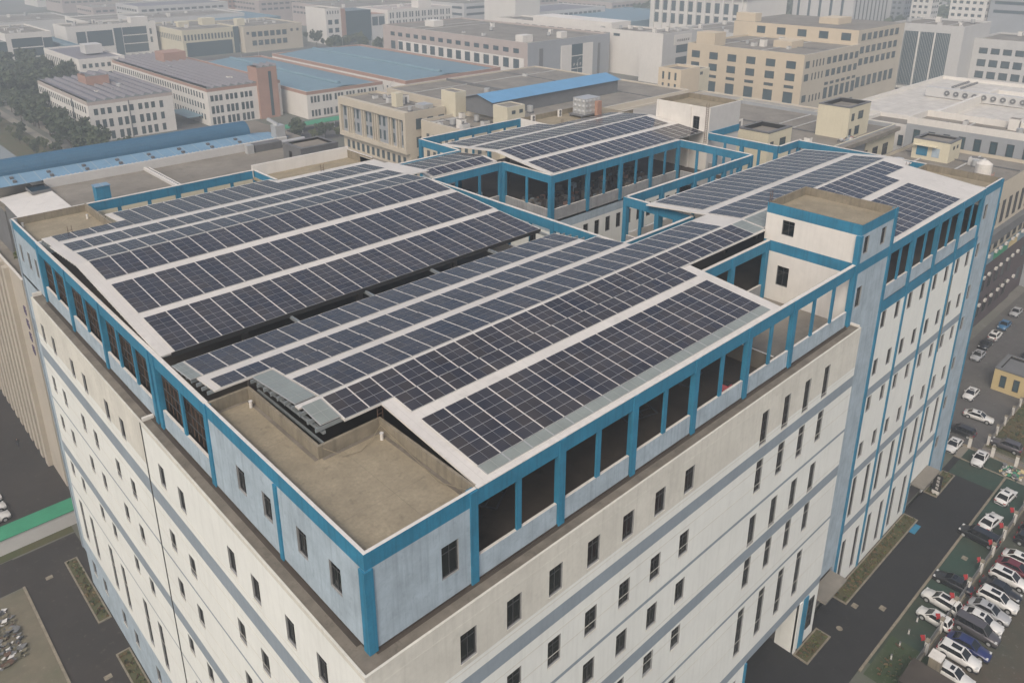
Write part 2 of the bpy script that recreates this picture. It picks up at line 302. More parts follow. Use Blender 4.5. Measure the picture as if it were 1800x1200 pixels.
for v, f, mts in ((low.v, low.f, low.m),):
    k = len(lowE.v); lowE.v += v
    for ff, mm in zip(f, mts): lowE.f.append(tuple(k + i for i in ff)); lowE.m.append(lowE.mi(low.mats[mm]))
tag(lowE.build('window', fac), kind='stuff')
for h in TE: window('S', 0, h[0], h[2], h[1] - h[0], h[3] - h[2], fac, name='tall_window', rows=4, transom=0)
for x in (75.9, 83.65, 91.4, 99.2): bx('pilaster', x, x + .5, -.12, .0, G, -7.05, 'blue')
bx('pilaster', 105.85, 106.3, -.13, .5, G, -.1, 'blue'); bx('entrance_recess', 92.4, 98.4, 1.5, 1.6, G, -44.6, 'dim'); bx('entrance_canopy', 92.3, 98.6, -1.9, -.02, -44.2, -43.95, 'conc2'); bx('downpipe', 91.95, 92.1, -.16, -.02, -22, -10.5, 'concw')
# other visible walls round the courtyards
def row(u0, n, p, w_, z0, z1): return [(u0 + p * i, u0 + p * i + w_, z0, z1) for i in range(n)]
cw = row(63, 14, 2.6, 1.1, -11.6, -9.2) + row(63, 14, 2.6, 1.1, -17.6, -15.2)
facade('S', 44.3, 61, 100, G, -7, cw, [(-8.6, -7, 'pale')]).build('courtyard_facade', fac)
for h in cw[:14]: window('S', 44.3, h[0], h[2], h[1] - h[0], h[3] - h[2], fac, name='courtyard_window')
cw2 = row(22, 4, 2.4, 1.1, -11.6, -9.2)
facade('W', 61, 20.6, 31.2, G, -7, cw2, [(-8.6, -7, 'pale')]).build('courtyard_facade', fac); facade('W', 61, 44.3, 54.6, G, -7, [], [(-8.6, -7, 'pale')]).build('courtyard_facade', fac)
facade('S', 54.6, 47.6, 61, G, -7, [], [(-8.6, -7, 'pale')]).build('courtyard_facade', fac); facade('W', 61, 64.6, 75, G, -7, [], []).build('courtyard_facade', fac)
facade('W', 92, 31.1, 44.3, G, -7, [], [(-8.6, -7, 'pale')]).build('courtyard_facade', fac)
for h in cw2: window('W', 61, h[0], h[2], h[1] - h[0], h[3] - h[2], fac, name='courtyard_window')
# top storey frame: beams, columns, mullions, low walls
def frame_line(ax, c, u0, u1, cols, s=1, par='pale', mull=True, ctop=-.04, ends=(.0, .0), grille=False):
    def B(ua, ub, d0, d1, z0, z1, m, top=None):
        b = MB(); lo, hi = sorted((c + s * d0, c + s * d1))
        return b.box(ua, ub, lo, hi, z0, z1, m, top) if ax == 'S' else b.box(lo, hi, ua, ub, z0, z1, m, top)
    B(u0 + ends[0], u1 - ends[1], 0, .3, -1.25, -.045, 'blue').build('beam', fac)
    B(u0 + ends[0], u1 - ends[1], -.02, .32, -.045, .02, 'coping').build('coping', fac)
    for q in cols: B(q - .3, q + .3, -.1, .4, -7.15, -.05, 'blue').build('column', fac)
    cs = sorted(cols); e = [u0] + [q for q in cs if u0 + 1 < q < u1 - 1] + [u1]
    for a, b_ in zip(e[:-1], e[1:]):
        if par: B(a + .36, b_ - .36, .06, .28, -7.0, -5.25, par, 'coping').build('low_wall', fac)
        n = (1 if b_ - a < 11.5 else 2) if mull else 0
        for i in range(n): u = a + (b_ - a) * (i + 1) / (n + 1); B(u - .23, u + .21, .05, .22, -5.25, -1.2, 'blue').build('mullion', fac)
        if grille:
            g = MB(); m_ = 12
            for i in range(1, m_): u = a + (b_ - a) * i / m_; g.box(c + s * .44, c + s * .5, u - .03, u + .03, -5.25, -1.2, 'rust')
            for z in (-4.3, -3.3, -2.2): g.box(c + s * .42, c + s * .46, a + .3, b_ - .3, z - .05, z + .05, 'frame')
            g.build('security_grille', fac)
        elif par == 'pale' and ax == 'S':
            g = MB(); g.bar((a + .3, c + s * 1.2, -1.75), (b_ - .3, c + s * 1.2, -1.75), .1, 'steel'); g.build('rail_pipe', fac)
frame_line('S', 0, 8.0, 60.2, [8.0, 16, 24, 32, 40, 48], ends=(.36, .1))
frame_line('S', 0, 68.9, 99.4, [75.9, 83.7, 91.4, 99.1], ends=(.1, .1))
frame_line('W', 0, 20.8, 65.3, [20.8, 31.0, 32.1, 44.67, 55.23, 65.3], grille=True)
frame_line('S', 76.4, 8.6, 31.9, [20.2, 31.6], s=-1, par=None, mull=True)
frame_line('W', 31.7, 69.4, 76.4, [], s=-1, par=None, mull=False)
frame_line('W', 47.6, 64.6, 72.4, [], s=-1, par=None); frame_line('S', 64.6, 47.6, 60.9, [48, 60.6], s=-1, par='pale')
frame_line('W', 60.7, 64.7, 74.9, [74.6], s=1, par='pale'); frame_line('S', 75, 60.7, 84.2, [61, 68.8, 76.5, 84], s=-1, par=None)
frame_line('S', 54.6, 47.7, 60.9, [48, 60.7], s=1, par='gconc'); frame_line('W', 61, 44.3, 54.6, [44.6, 54.3], s=1, par='gconc'); frame_line('S', 44.3, 61, 92, [61.3, 69, 76.7, 84.4, 91.8], s=1, par='gconc')
frame_line('W', 92, 31.1, 44.3, [37.5], s=1, par='gconc', mull=True); frame_line('S', 31.1, 61, 92, [61.4, 69, 76.7, 84.4, 91.8], s=-1, par='offwhite')
frame_line('W', 61, 20.6, 31.1, [25.8, 30.9], s=1, par='gconc', mull=True); frame_line('S', 20.6, 47.7, 61, [48, 60.8], s=-1, par='gconc', mull=False); frame_line('W', 47.6, 20.6, 54.6, [20.9, 31, 42.6, 54.3], s=-1, par='offwhite')
frame_line('W', 100.1, 31, 43.9, [31.2, 37.4], s=-1, par='gconc'); frame_line('S', 30.9, 100.2, 107, [106.6], s=-1, par=None); frame_line('W', 106.4, 10.3, 30.9, [20.5], s=-1, par=None, mull=False)
frame_line('S', 9.8, 45.6, 60.3, [59.9, 53], s=1, par='gconc', mull=False)
# corner room, left room, back rooms: flat slabs with parapets
def slab(pts_boxes, name): b = MB(); [b.box(*q) for q in pts_boxes]; return b.build(name, fac)
P0 = -.95
slab([(.3, 8.2, .3, 10.5, P0 - .2, P0, 'conc'), (.3, 3.4, 10.5, 20.7, P0 - .2, P0 - .001, 'conc')], 'corner_slab')
slab([(.02, 8.3, .02, .26, -1.15, .0, 'blue', 'coping'), (.02, .26, .26, 20.8, -1.15, .0, 'blue', 'coping'), (.26, 3.5, 20.55, 20.8, P0, .02, 'concw'), (3.3, 3.52, 10.4, 20.55, P0, .03, 'concw'), (3.52, 8.4, 10.38, 10.6, P0, .03, 'concw'), (8.18, 8.4, .26, 10.38, P0, .04, 'concw')], 'corner_parapet')
cwin = [(5.4, 6.75, -5.3, -2.85)]
facade('S', .02, 0, 8.0, -7.2, -1.15, cwin, [], base='pale').build('corner_room_wall', fac); window('S', .02, 5.4, -5.3, 1.35, 2.45, fac)
lw = [(2.75, 4.05, -4.95, -2.9), (6.7, 7.95, -4.95, -2.9), (11.3, 12.55, -4.95, -2.9), (15.1, 16.4, -4.95, -2.9)]
facade('W', .02, 0, 20.5, -7.2, -1.15, lw, [], base='pale').build('corner_room_wall', fac)
for h in lw: window('W', .02, h[0], h[2], h[1] - h[0], h[3] - h[2], fac)
slab([(8.0, 8.2, .3, 10.5, -7, P0 - .2, 'dim'), (3.2, 3.4, 10.5, 20.6, -7, P0 - .2, 'dim')], 'inner_partition')
slab([(-.1, .5, -.1, .5, -7.15, -1.16, 'blue')], 'column'); bx('column', -.1, .03, 10.1, 10.5, -7.15, -1.16, 'blue')
slab([(.3, 8.4, 65.5, 76.2, P0 - .2, P0, 'conc')], 'left_slab')
slab([(.02, .26, 65.3, 76.4, -1.15, 0, 'blue', 'coping'), (.26, 8.6, 65.3, 65.55, -1.6, .0, 'pale', 'coping'), (8.35, 8.6, 65.55, 76.4, -1.15, .02, 'concw'), (.26, 8.35, 76.15, 76.4, -1.15, .01, 'concw', 'coping')], 'left_parapet')
l3 = [(67, 68, -4.9, -2.7), (70, 71.1, -4.9, -2.7), (73.6, 74.6, -4.9, -2.7)]
facade('W', .02, 65.3, 76.4, -7.1, -1.15, l3, [], base='pale').build('left_room_wall', fac); bx('inner_partition', .3, 8.4, 65.32, 65.5, -7, -1.6, 'dim')
for h in l3: window('W', .02, h[0], h[2], h[1] - h[0], h[3] - h[2], fac)
slab([(31.2, 47.6, 68.9, 69.2, -3, -.03, 'offwhite', 'coping'), (31.2, 47.5, 76, 76.3, -1.2, .75, 'offwhite', 'coping'), (31.2, 47.5, 69.2, 76, -1.4, -1.0, 'conc', 'conc'), (47.3, 47.6, 69.2, 76.3, -1.2, .3, 'concw', 'coping')], 'rear_penthouse')
slab([(99.5, 106, .3, 10, P0 - .2, P0, 'conc'), (99.4, 106.2, .02, .25, -1.15, .02, 'blue', 'coping'), (105.95, 106.2, .25, 10.3, -7, .02, 'concw'), (99.4, 105.95, 10.1, 10.32, -3, .03, 'concw'), (99.2, 99.45, .25, 10.3, -2.5, .04, 'offwhite', 'coping')], 'east_slab')
slab([(84.4, 107, 66.3, 75, P0 - .2, P0, 'conc'), (84.2, 84.4, 66.1, 75, -2.2, 0, 'offwhite', 'coping'), (84.4, 107, 66.1, 66.3, -2.2, -.2, 'concw', 'coping'), (84.4, 107, 74.8, 75.02, -2, 0, 'concw')], 'north_slab')
dt = MB()
for q in ((.3, 8.1, 4.1), (.3, 3.3, 14)): dt.box(q[0], q[1], q[2], q[2] + .02, P0, P0 + .006, 'concw')
dt.box(5.0, 5.02, .3, 10.3, P0, P0 + .007, 'concw')
for q in ((3.52, 8.18, 10.1, 10.38), (3.02, 3.3, 10.4, 20.5), (7.9, 8.18, .3, 10.1), (.3, 3.0, 20.3, 20.55)): dt.box(*q, P0, P0 + .009, 'gutter')
dt.build('slab_joints', fac)
for x, y in ((2.9, 19.4), (7.7, 9.4), (.9, 75), (7.6, 73)): MB().cyl((x, y, P0), .12, .5, 'coping', n=10).cyl((x, y, P0 + .5), .15, .06, 'palegrey', n=10).build('vent_pipe', fac)
cb = MB(); pts = [(3.6, 10.2, -.1), (4.6, 9.4, -.75), (5.8, 9.2, -.9), (7.0, 9.6, -.7), (8.1, 10.1, -.3), (8.0, 6, -.85), (7.7, 3, -.9), (7.9, .6, -.2)]
for a, e in zip(pts[:-1], pts[1:]): cb.bar(a, e, .03, 'conc')
cb.build('loose_cable', fac)
# NE stair tower
n1 = [(46.2, 47.5, -.2, 2.4)]
facade('W', 100.1, 44.2, 55.4, -7, 4.26, n1, [], base='offwhite').build('stair_tower_wall', fac); window('W', 100.1, 46.2, -.2, 1.3, 2.6, fac, name='tower_window')
slab([(100.12, 109.8, 44.2, 44.5, -7, 4.25, 'palegrey', 'coping'), (100.4, 109.6, 55.1, 55.4, 2, 4.2, 'concw'), (109.6, 109.85, 44.5, 55.4, -7, 4.22, 'concw'), (100.4, 109.6, 44.5, 55.1, 3.1, 3.3, 'conc'), (100.35, 100.5, 44.5, 55.1, 3.3, 4.2, 'concw'), (99.9, 100.2, 47.9, 48.4, -7, 4.1, 'offwhite'), (99.95, 100.1, 54.9, 55.4, -2, 4.2, 'offwhite'), (100.12, 109.8, 44.05, 44.19, -1.2, 0, 'blue')], 'stair_tower')
# ladders
def ladder(x, y, z0, z1, ax='x'):
    b = MB()
    for s in (-.22, .22):
        p = (x + s, y, z0) if ax == 'x' else (x, y + s, z0); q = (p[0], p[1], z1); b.bar(p, q, .05, 'rust')
    z = z0 + .3
    while z < z1 - .5: b.bar((x - .22, y, z) if ax == 'x' else (x, y - .22, z), (x + .22, y, z) if ax == 'x' else (x, y + .22, z), .04, 'rust'); z += .33
    b.build('roof_ladder', fac)
ladder(3.6, 65.1, -1.3, 1.2); ladder(38.5, 68.8, -1.8, 1.0); ladder(8.55, 10.75, -.5, 1.3); ladder(99.9, 44.6, -2, 5.0, 'y'); ladder(60.6, 10.4, 4.0, 5.6); ladder(99.0, 10.4, -.3, 1.6, 'y'); ladder(86.3, 66.0, -.6, .9)
# open terrace behind the tower, inner columns
slab([(45.6, 60.3, 0.5, 9.7, -6.99, -6.96, 'conc2'), (45.4, 45.6, .4, 9.8, -7, -5.2, 'conc2', 'coping')], 'terrace')
for x in (16, 24, 32, 40):
    for y in (10.3, 20.6): bx('inner_column', x - .25, x + .25, y - .25, y + .25, -7, .2, 'dim')
for x in (8, 20, 32, 44):
    for y in (31, 44.7, 55.2): bx('inner_column', x - .25, x + .25, y - .25, y + .25, -7, .0, 'dim')
for x in (69, 76.7, 84.4):
    for y in (10.5, 20.5, 52, 62): bx('inner_column', x - .25, x + .25, y - .25, y + .25, -7, .2, 'dim')
# ---------------- solar roofs ----------------------------------------------
near = lambda y: .107 * (y - .5) + .05 if y < 13.62 else 1.454 - .105 * (y - 13.62)
west = lambda y: .0735 * (y - 29.9) if y < 51.2 else 1.566 - .0825 * (y - 51.2)
north = lambda y: .107 * (y - 44.4) if y < 56.4 else 1.284 - .107 * (y - 56.4)
brid = lambda y: .1 + .12 * (y - 55) if y < 57.9 else .448 - .11 * (y - 57.9)
def strip(b, f, x0, x1, y0, y1, m, up, th, ridge):
    ys = [y0] + ([ridge] if y0 < ridge < y1 else []) + [y1]
    for a, e in zip(ys[:-1], ys[1:]):
        k = len(b.v); e_ = e - 1e-4 if e == ridge else e
        b.v += [(x, y, f(y) + up + dz) for dz in (-th, 0) for x, y in ((x0, a), (x1, a), (x1, e_), (x0, e_))]; mm = b.mi(m)
        for q in ((0, 3, 2, 1), (4, 5, 6, 7), (0, 1, 5, 4), (1, 2, 6, 5), (2, 3, 7, 6), (3, 0, 4, 7)): b.f.append(tuple(k + i for i in q)); b.m.append(mm)
def sheet(par, f, rects, ridge, name='roof_sheet', m='sheet', th=.14, up=0.):
    b = MB()
    for r in rects: strip(b, f, *r, m, up, th, ridge)
    return b.build(name, par)
def panels(par, f, x0, x1, y0, y1, cell='cell', name='panel_row', pitch=2.02):
    """one row of the array: white rails below, framed panels two wide between rails"""
    b = MB(); n = max(1, round((x1 - x0) / pitch)); p = (x1 - x0) / n; r = max(1, round((y1 - y0) / 1.0)); q = (y1 - y0) / r
    strip(b, f, x0, x1, y0, y1, 'alu' if cell == 'cell' else 'alu', .06, .05, 999)
    for i in range(n):
        for j in range(r):
            ya, yb = y0 + q * j + .022, y0 + q * (j + 1) - .022
            for h in (0, 1):
                xa = x0 + p * i + (.06 if h == 0 else p / 2 + .01); xb = x0 + p * i + (p / 2 - .01 if h == 0 else p - .06); u = .072 + random.random() * .006
                b.face([(xa, ya, f(ya) + u), (xb, ya, f(ya) + u), (xb, yb, f(yb) + u), (xa, yb, f(yb) + u)], cell)
    if cell == 'cell':
        for i in range(n + 1): strip(b, f, x0 + p * i - .034, x0 + p * i + .034, y0, y1, 'coping', .085, .02, 999)
    return b.build(name, par)
def solar(name, label): return thing(name, label, 'solar roof', (0, 0, ZO), group='solar roofs on the factory block')
s1 = solar('solar_roof', 'dark blue solar roof nearest the camera, along the right facade')
sheet(s1, near, [(8.5, 44.4, .3, 28), (5.5, 8.5, 10.45, 28), (3.7, 5.5, 13.4, 13.9), (.9, 5.5, 20.75, 28), (44.4, 60.2, 10.42, 18.1), (44.4, 45.5, .3, 10.3), (44.4, 46.0, 18.1, 23.2), (60.2, 69.0, 10.75, 27), (69.0, 93, .3, 27), (93, 99.1, .3, 27), (99.1, 101, 10.6, 27)], 13.62)
for q in ((9.6, 44.1, 1.45, 7.35), (9.6, 44.1, 8.4, 10.45), (5.55, 57.9, 10.5, 13.42), (5.55, 56.6, 13.85, 17.8), (1.4, 45.8, 20.85, 22.85), (5.55, 45.8, 18.85, 20.85), (1.4, 44.2, 24.0, 27.8),
          (69.2, 91.3, .55, 7.2), (69.2, 91.3, 8.3, 10.3), (69.2, 97.5, 10.3, 13.3), (60.6, 99.2, 13.85, 18.3), (61.5, 100.3, 19.6, 26.6)): panels(s1, near, *q)
for q in ((9.6, 44.1, .5, 1.4), (3.75, 5.4, 14, 20.5), (57.9, 60.2, 10.6, 13.4), (60.5, 66.5, 10.9, 13.4), (.4, 1.3, 24, 27.8)): panels(s1, near, *q, cell='clear', name='glass_row')
panels(s1, near, 3.9, 5.45, 10.9, 13.4, cell='clear', name='glass_row')
s2 = solar('solar_roof', 'grey violet solar roof at the left, sloping down to the dark gap')
bx('edge_fascia', 1.2, 44.1, 29.8, 29.88, -.35, .06, 'black', parent=s2)
sheet(s2, west, [(1.2, 44.2, 29.95, 37.6), (.35, 44.3, 37.6, 60.6), (.6, 44.3, 60.6, 65.0), (8.9, 31.0, 65.0, 70.3), (31.0, 46.8, 65.0, 68.2), (.35, 1.2, 29.95, 37.6), (44.3, 47.4, 55.0, 65.0)], 51.2)
for q in ((1.5, 44.0, 29.9, 36.8), (1.5, 44.0, 37.9, 44.8), (1.5, 44.0, 46.1, 51.08), (1.5, 44.0, 51.4, 55.3), (1.5, 44.0, 56.4, 60.2), (9.6, 30.4, 61.8, 69.8), (30.4, 44.6, 61.8, 66.8)): panels(s2, west, *q)
panels(s2, west, 1.5, 9.6, 61.8, 64.8)
s3 = solar('solar_roof', 'solar roof over the rear wing beyond the courtyard, below the water tank')
sheet(s3, north, [(61.1, 92, 44.75, 54), (61.1, 99.9, 54, 65.9), (92, 99.9, 45.0, 54), (61.1, 84, 65.9, 70)], 56.4)
for q in ((61.9, 99.5, 44.85, 50.1), (61.9, 98.0, 51.1, 56.1), (61.9, 99.5, 56.7, 62.2), (61.9, 83.5, 63.5, 69.2), (83.5, 99.4, 63.5, 65.6)): panels(s3, north, *q)
s4 = solar('solar_roof', 'small solar roof over the link bridge between two courtyards')
sheet(s4, brid, [(47.7, 60.4, 55.1, 64.3)], 57.9)
for q in ((48.2, 59.8, 55.2, 57.7), (48.2, 60.2, 58.1, 63.9)): panels(s4, brid, *q)
# steel purlins and trusses under the roof edges
def purlins(par, f, x0, x1, y0, y1, step=1.0, up=-.35):
    b = MB(); y = y0
    while y < y1: b.box(x0, x1, y - .05, y + .05, f(y) + up, f(y) + up + .28, 'steel'); y += step
    b.build('purlins', par)
purlins(s2, west, .4, 44.1, 30.2, 64.5); purlins(s1, near, 3.5, 44, 10.9, 20.4, 1.05); purlins(s1, near, .5, 45.4, 21.2, 27.9)
tr = MB()
for x in (12, 20, 28, 36, 44): tr.box(x - .1, x + .1, 27.2, 31, -.55, -.25, 'steel')
tr.build('truss', s2)
for x in (4.1, 16, 28): MB().bar((x, 10.8, .6), (x, 20.6, .3), .22, 'steel').bar((x, 10.8, -.4), (x, 20.6, -.5), .15, 'steel').build('truss', s1)
bk = MB(); x = 9
while x < 31: bk.box(x - .04, x + .04, 70.4, 70.5, -1.6, .0, 'rust'); x += 1.4
bk.build('post_row', s2)
# ---------------- ground -----------------------------------------------------
def ground_mat(name, c, c2, s1=.02, s2=.3, rough=.95, spot=(.3, .3, .3), sw=.3):
    m = bpy.data.materials.new(name); m.use_nodes = True; n = m.node_tree; L = n.links.new; b = n.nodes['Principled BSDF']; tc = n.nodes.new('ShaderNodeTexCoord'); prev = None
    for s, a, e, cc, wgt in ((s1, .4, .62, c2, 1), (s2, .45, .75, tuple(v * .6 for v in c), .6), (s2 * 12, .4, .8, tuple(v * .55 for v in c), .45), (s2 * 2.3, .6, .72, spot, sw)):
        t = n.nodes.new('ShaderNodeTexNoise'); t.inputs['Scale'].default_value = s; t.inputs['Detail'].default_value = 6; t.inputs['Roughness'].default_value = .62; L(tc.outputs['Object'], t.inputs['Vector'])
        r = n.nodes.new('ShaderNodeMapRange'); L(t.outputs[0], r.inputs[0]); r.inputs[1].default_value = a; r.inputs[2].default_value = e; r.inputs[4].default_value = wgt
        x = n.nodes.new('ShaderNodeMix'); x.data_type = 'RGBA'; L(r.outputs[0], x.inputs[0])
        if prev is None: x.inputs[6].default_value = c + (1,)
        else: L(prev, x.inputs[6])
        x.inputs[7].default_value = cc + (1,); prev = x.outputs[2]
    L(prev, b.inputs['Base Color']); b.inputs['Roughness'].default_value = rough; return m
M['earth'] = ground_mat('town_ground', (.16, .155, .14), (.07, .085, .055), .012, .15)
M['asphalt'] = ground_mat('dark_asphalt', (.013, .013, .0145), (.018, .0175, .018), .05, .5, spot=(.05, .046, .044), sw=.35)
M['asphalt2'] = ground_mat('brown_asphalt', (.034, .028, .025), (.025, .022, .021), .06, .4, spot=(.12, .10, .08), sw=.35)
M['road'] = ground_mat('worn_road', (.085, .082, .08), (.11, .105, .095), .04, .4); M['croad'] = ground_mat('concrete_road', (.26, .24, .20), (.20, .185, .16), .05, .5)
M['paver'] = ground_mat('green_paver', (.022, .055, .040), (.035, .042, .025), .09, .8, spot=(.10, .09, .06), sw=.5); M['paver2'] = ground_mat('mixed_paver', (.055, .062, .045), (.07, .052, .036), .08, .6)
M['grass'] = ground_mat('brown_grass', (.085, .07, .03), (.05, .065, .022), .15, 1.2, spot=(.14, .09, .04), sw=.5); M['lawn'] = ground_mat('dark_lawn', (.03, .055, .018), (.05, .06, .03), .2, 1.5)
M['soil'] = ground_mat('sandy_soil', (.17, .145, .105), (.10, .10, .065), .09, .7, spot=(.25, .22, .18), sw=.4); M['redpave'] = ground_mat('red_paving', (.13, .06, .05), (.10, .055, .045), .1, 1)
M['water'] = plain('canal_water', (.20, .21, .19), rough=.15)
def flat(name, x0, x1, y0, y1, z, m, kind='structure'):
    b = MB(); b.face([(x0, y0, z), (x1, y0, z), (x1, y1, z), (x0, y1, z)], m); return tag(b.build(name), kind=kind)
flat('ground', -900, 2600, -900, 2600, 0, 'earth')
flat('road', -8, 112, -7.6, 0, .004, 'asphalt'); flat('road', -8, 0, 0, 80, .004, 'asphalt2'); flat('road', 40, 60, 0, 16, .003, 'asphalt'); flat('yard', -40, 2.3, 85.2, 150, .004, 'asphalt2')
flat('road', -40, -8, 73.5, 80.2, .005, 'asphalt2'); flat('parking_strip', 62, 112, -11.9, -7.9, .008, 'paver'); flat('parking_lot', 50, 135, -17.8, -12.2, .004, 'paver2'); flat('path', 50, 130, -21.5, -17.8, .005, 'paver2'); flat('path', 50, 130, -30, -21.5, .006, 'redpave')
flat('road', 112.2, 118, -9, 8, .004, 'croad'); flat('road', 117, 210, -2.5, 12.4, .008, 'road'); flat('parking_strip', 107, 116, -9.2, -1, .01, 'paver'); flat('road', 112, 200, -16, -9, .006, 'croad')
flat('verge', 60, 68, -16.5, -8.2, .012, 'lawn'); flat('waste_ground', -40, -8.3, 40, 73.3, .006, 'soil'); flat('parking_strip', -40, -8.2, 44, 50, .01, 'paver')
flat('parking_strip', 107, 135, 12.4, 31, .006, 'grass'); flat('verge', 118.5, 139, -8, -2.6, .013, 'grass'); flat('path', 62.5, 66, 280, 480, .02, 'croad'); flat('canal_water', 20, 48.5, 250, 420, .03, 'water'); flat('canal_bank', 48.5, 62.4, 250, 520, .015, 'grass')
flat('road', 80, 330, 262, 290, .01, 'road'); flat('road', 115, 126, 60, 330, .012, 'road'); flat('road', 205, 222, 290, 540, .012, 'road'); flat('road', 60, 620, 520, 536, .014, 'road'); flat('road', 330, 345, 60, 530, .012, 'road'); flat('road', 344, 640, 210, 232, .016, 'road')
def kerb(x0, x1, y0, y1): return tag(MB().box(x0, x1, y0, y1, 0, .14, 'concw').build('kerb'), kind='structure')
kerb(60, 112, -7.9, -7.6); kerb(-8.3, -8, 44, 73.4); kerb(112, 112.2, -9, 0); kerb(118, 118.3, -8.5, -2.5); kerb(118.3, 200, -2.6, -2.45)
# planting beds at the foot of the factory
def bed(x0, x1, y0, y1, mt='grass', n=120):
    b = MB(); t = .16
    b.box(x0, x1, y0, y0 + .18, 0, t, 'concw').box(x0, x1, y1 - .18, y1, 0, t, 'concw').box(x0, x0 + .18, y0 + .18, y1 - .18, 0, t, 'concw').box(x1 - .18, x1, y0 + .18, y1 - .18, 0, t, 'concw').box(x0 + .18, x1 - .18, y0 + .18, y1 - .18, 0, .1, mt)
    tag(b.build('planting_bed'), kind='structure'); g = MB(); tuft(g, x0 + .3, x1 - .3, y0 + .3, y1 - .3, n); tag(g.build('ground_cover'), kind='stuff')
def tuft(g, x0, x1, y0, y1, n, s=.28):
    for _ in range(n):
        x, y = random.uniform(x0, x1), random.uniform(y0, y1); a = random.random() * pi; h = random.uniform(.1, s); dx, dy = cos(a) * h, sin(a) * h; m = random.choice(('leaf', 'leaf2', 'dry', 'dry'))
        g.face([(x - dx, y - dy, .1), (x + dx, y + dy, .1), (x + dx * .6, y + dy * .6, .1 + h * 1.3), (x - dx * .6, y - dy * .6, .1 + h)], m)
bed(68.5, 91.6, -2.2, -.15, n=300); bed(98.9, 106.6, -2.1, -.15, n=110); bed(56.4, 62.2, -3.2, -1.3, n=90)
bed(-2.9, -1.3, 60.3, 74.5, n=110); bed(-2.9, -1.3, 40, 54, n=110)
g = MB(); tuft(g, 118.8, 138.5, -7.8, -2.8, 350); tuft(g, 61, 67, -16, -9, 160); tuft(g, 108, 134, 12.5, 15, 200); tag(g.build('ground_cover'), kind='stuff')
for x, y, r in ((-5.2, 73, 0), (-4.6, 51.5, 0), (69.2, -3.0, 0), (64.3, -3.3, 1), (71.4, -5.6, 0), (88.5, -9.6, 0), (78, -10.3, 0)):
    b = MB(); (b.cyl((0, 0, .008), .38, .02, 'concw') if r else b.box(-.42, .42, -.35, .35, .008, .03, 'concw')); o = b.build('manhole_cover', None, (x, y, 0)); tag(o, {(-5.2): 'upper pale cover in the road left of the factory', (-4.6): 'lower pale cover in the road left of the factory', 69.2: 'pale square cover in the road beside the small entrance bed', 64.3: 'round pale cover in the right road below the entrance canopy', 71.4: 'pale square cover near the right road kerb', 88.5: 'grey cover set in the green paving between the dark cars', 78: 'grey cover in green paving close to the flag fence'}[x], 'manhole cover', 'covers set in the roads')
tag(MB().box(88.2, 90.6, -3.0, -1.2, .02, .06, 'blue').build('door_mat'), 'blue mat lying on the asphalt before the far entrance', 'mat')
# ---------------- buildings ----------------------------------------------------
def bld(name, label, x0, x1, y0, y1, h, wall='offwhite', roof='conc2', band=None, par=1.0, S=(), W=(), cat='building', group=None, wname='window', coping='coping'):
    """block with recessed roof, parapet and windows on the two faces turned to the factory. S / W rows: (u0, n, pitch, width, z, height[, cols])"""
    t = thing(name, label, cat, (x0, y0, 0), group=group); X, Y = x1 - x0, y1 - y0; p = .7 if coping == 'dgrey' else .35
    b = MB().box(0, X, 0, Y, 0, h - par, wall, roof); b.build('wall', t)
    q = MB(); pm = band or wall; bh = par if band else par
    q.box(0, X, 0, p, h - bh, h, pm, coping).box(0, X, Y - p, Y, h - bh, h, pm, coping).box(0, p, p, Y - p, h - bh, h, pm, coping).box(X - p, X, p, Y - p, h - bh, h, pm, coping); q.build('parapet', t)
    rest = MB(); cnt = 0
    for ax, rows_ in (('S', S), ('W', W)):
        for r in rows_:
            u0, n, pitch, w_, z, hh = r[:6]; c = r[6] if len(r) > 6 else 2
            for i in range(n):
                u = u0 + pitch * i if ax == 'S' else Y - u0 - pitch * i - w_
                cnt += 1
                if cnt <= 100: window(ax, 0, u, z, w_, hh, t, depth=-.05, name=wname, cols=c, fw=.12, glass='glassb')
                elif ax == 'S': rest.box(u, u + w_, -.06, .0, z, z + hh, 'glassb')
                else: rest.box(-.06, 0, u, u + w_, z, z + hh, 'glassb')
    if rest.v: tag(rest.build(wname, t), kind='stuff')
    if coping == 'dgrey' and X < 20: q = MB(); q.box(p, p + .04, p, Y - p, h - par, h - .02, 'dgrey').box(X - p - .04, X - p, p, Y - p, h - par, h - .02, 'black').box(p, X - p, Y - p - .04, Y - p, h - par, h - .02, 'black').box(-.03, X + .03, -.03, -.0, h - .25, h + .01, 'dgrey').box(-.03, 0, 0, Y, h - .25, h + .01, 'dgrey'); q.build('dark_rim', t)
    if X * Y > 500 and 'sheet' not in roof and roof != 'redwhite' and cat != 'hut':
        rd = random.Random(int(x0 * 7 + y0))
        for i in range(7): put(RU[i % 3], 'roof_unit', t, (rd.uniform(.1, .85) * X, rd.uniform(.08, .9) * Y, h - par), rd.choice((0, pi / 2)), (rd.uniform(.8, 1.6),) * 3)
        pp = MB()
        for i in range(3): u = rd.uniform(.2, .9); (pp.bar((X * u, 1, h - par + .25), (X * u, Y - 1, h - par + .25), .22, 'dgrey') if i % 2 else pp.bar((1, Y * u, h - par + .2), (X - 1, Y * u, h - par + .2), .25, 'palegrey'))
        pp.build('roof_pipes', t)
    return t
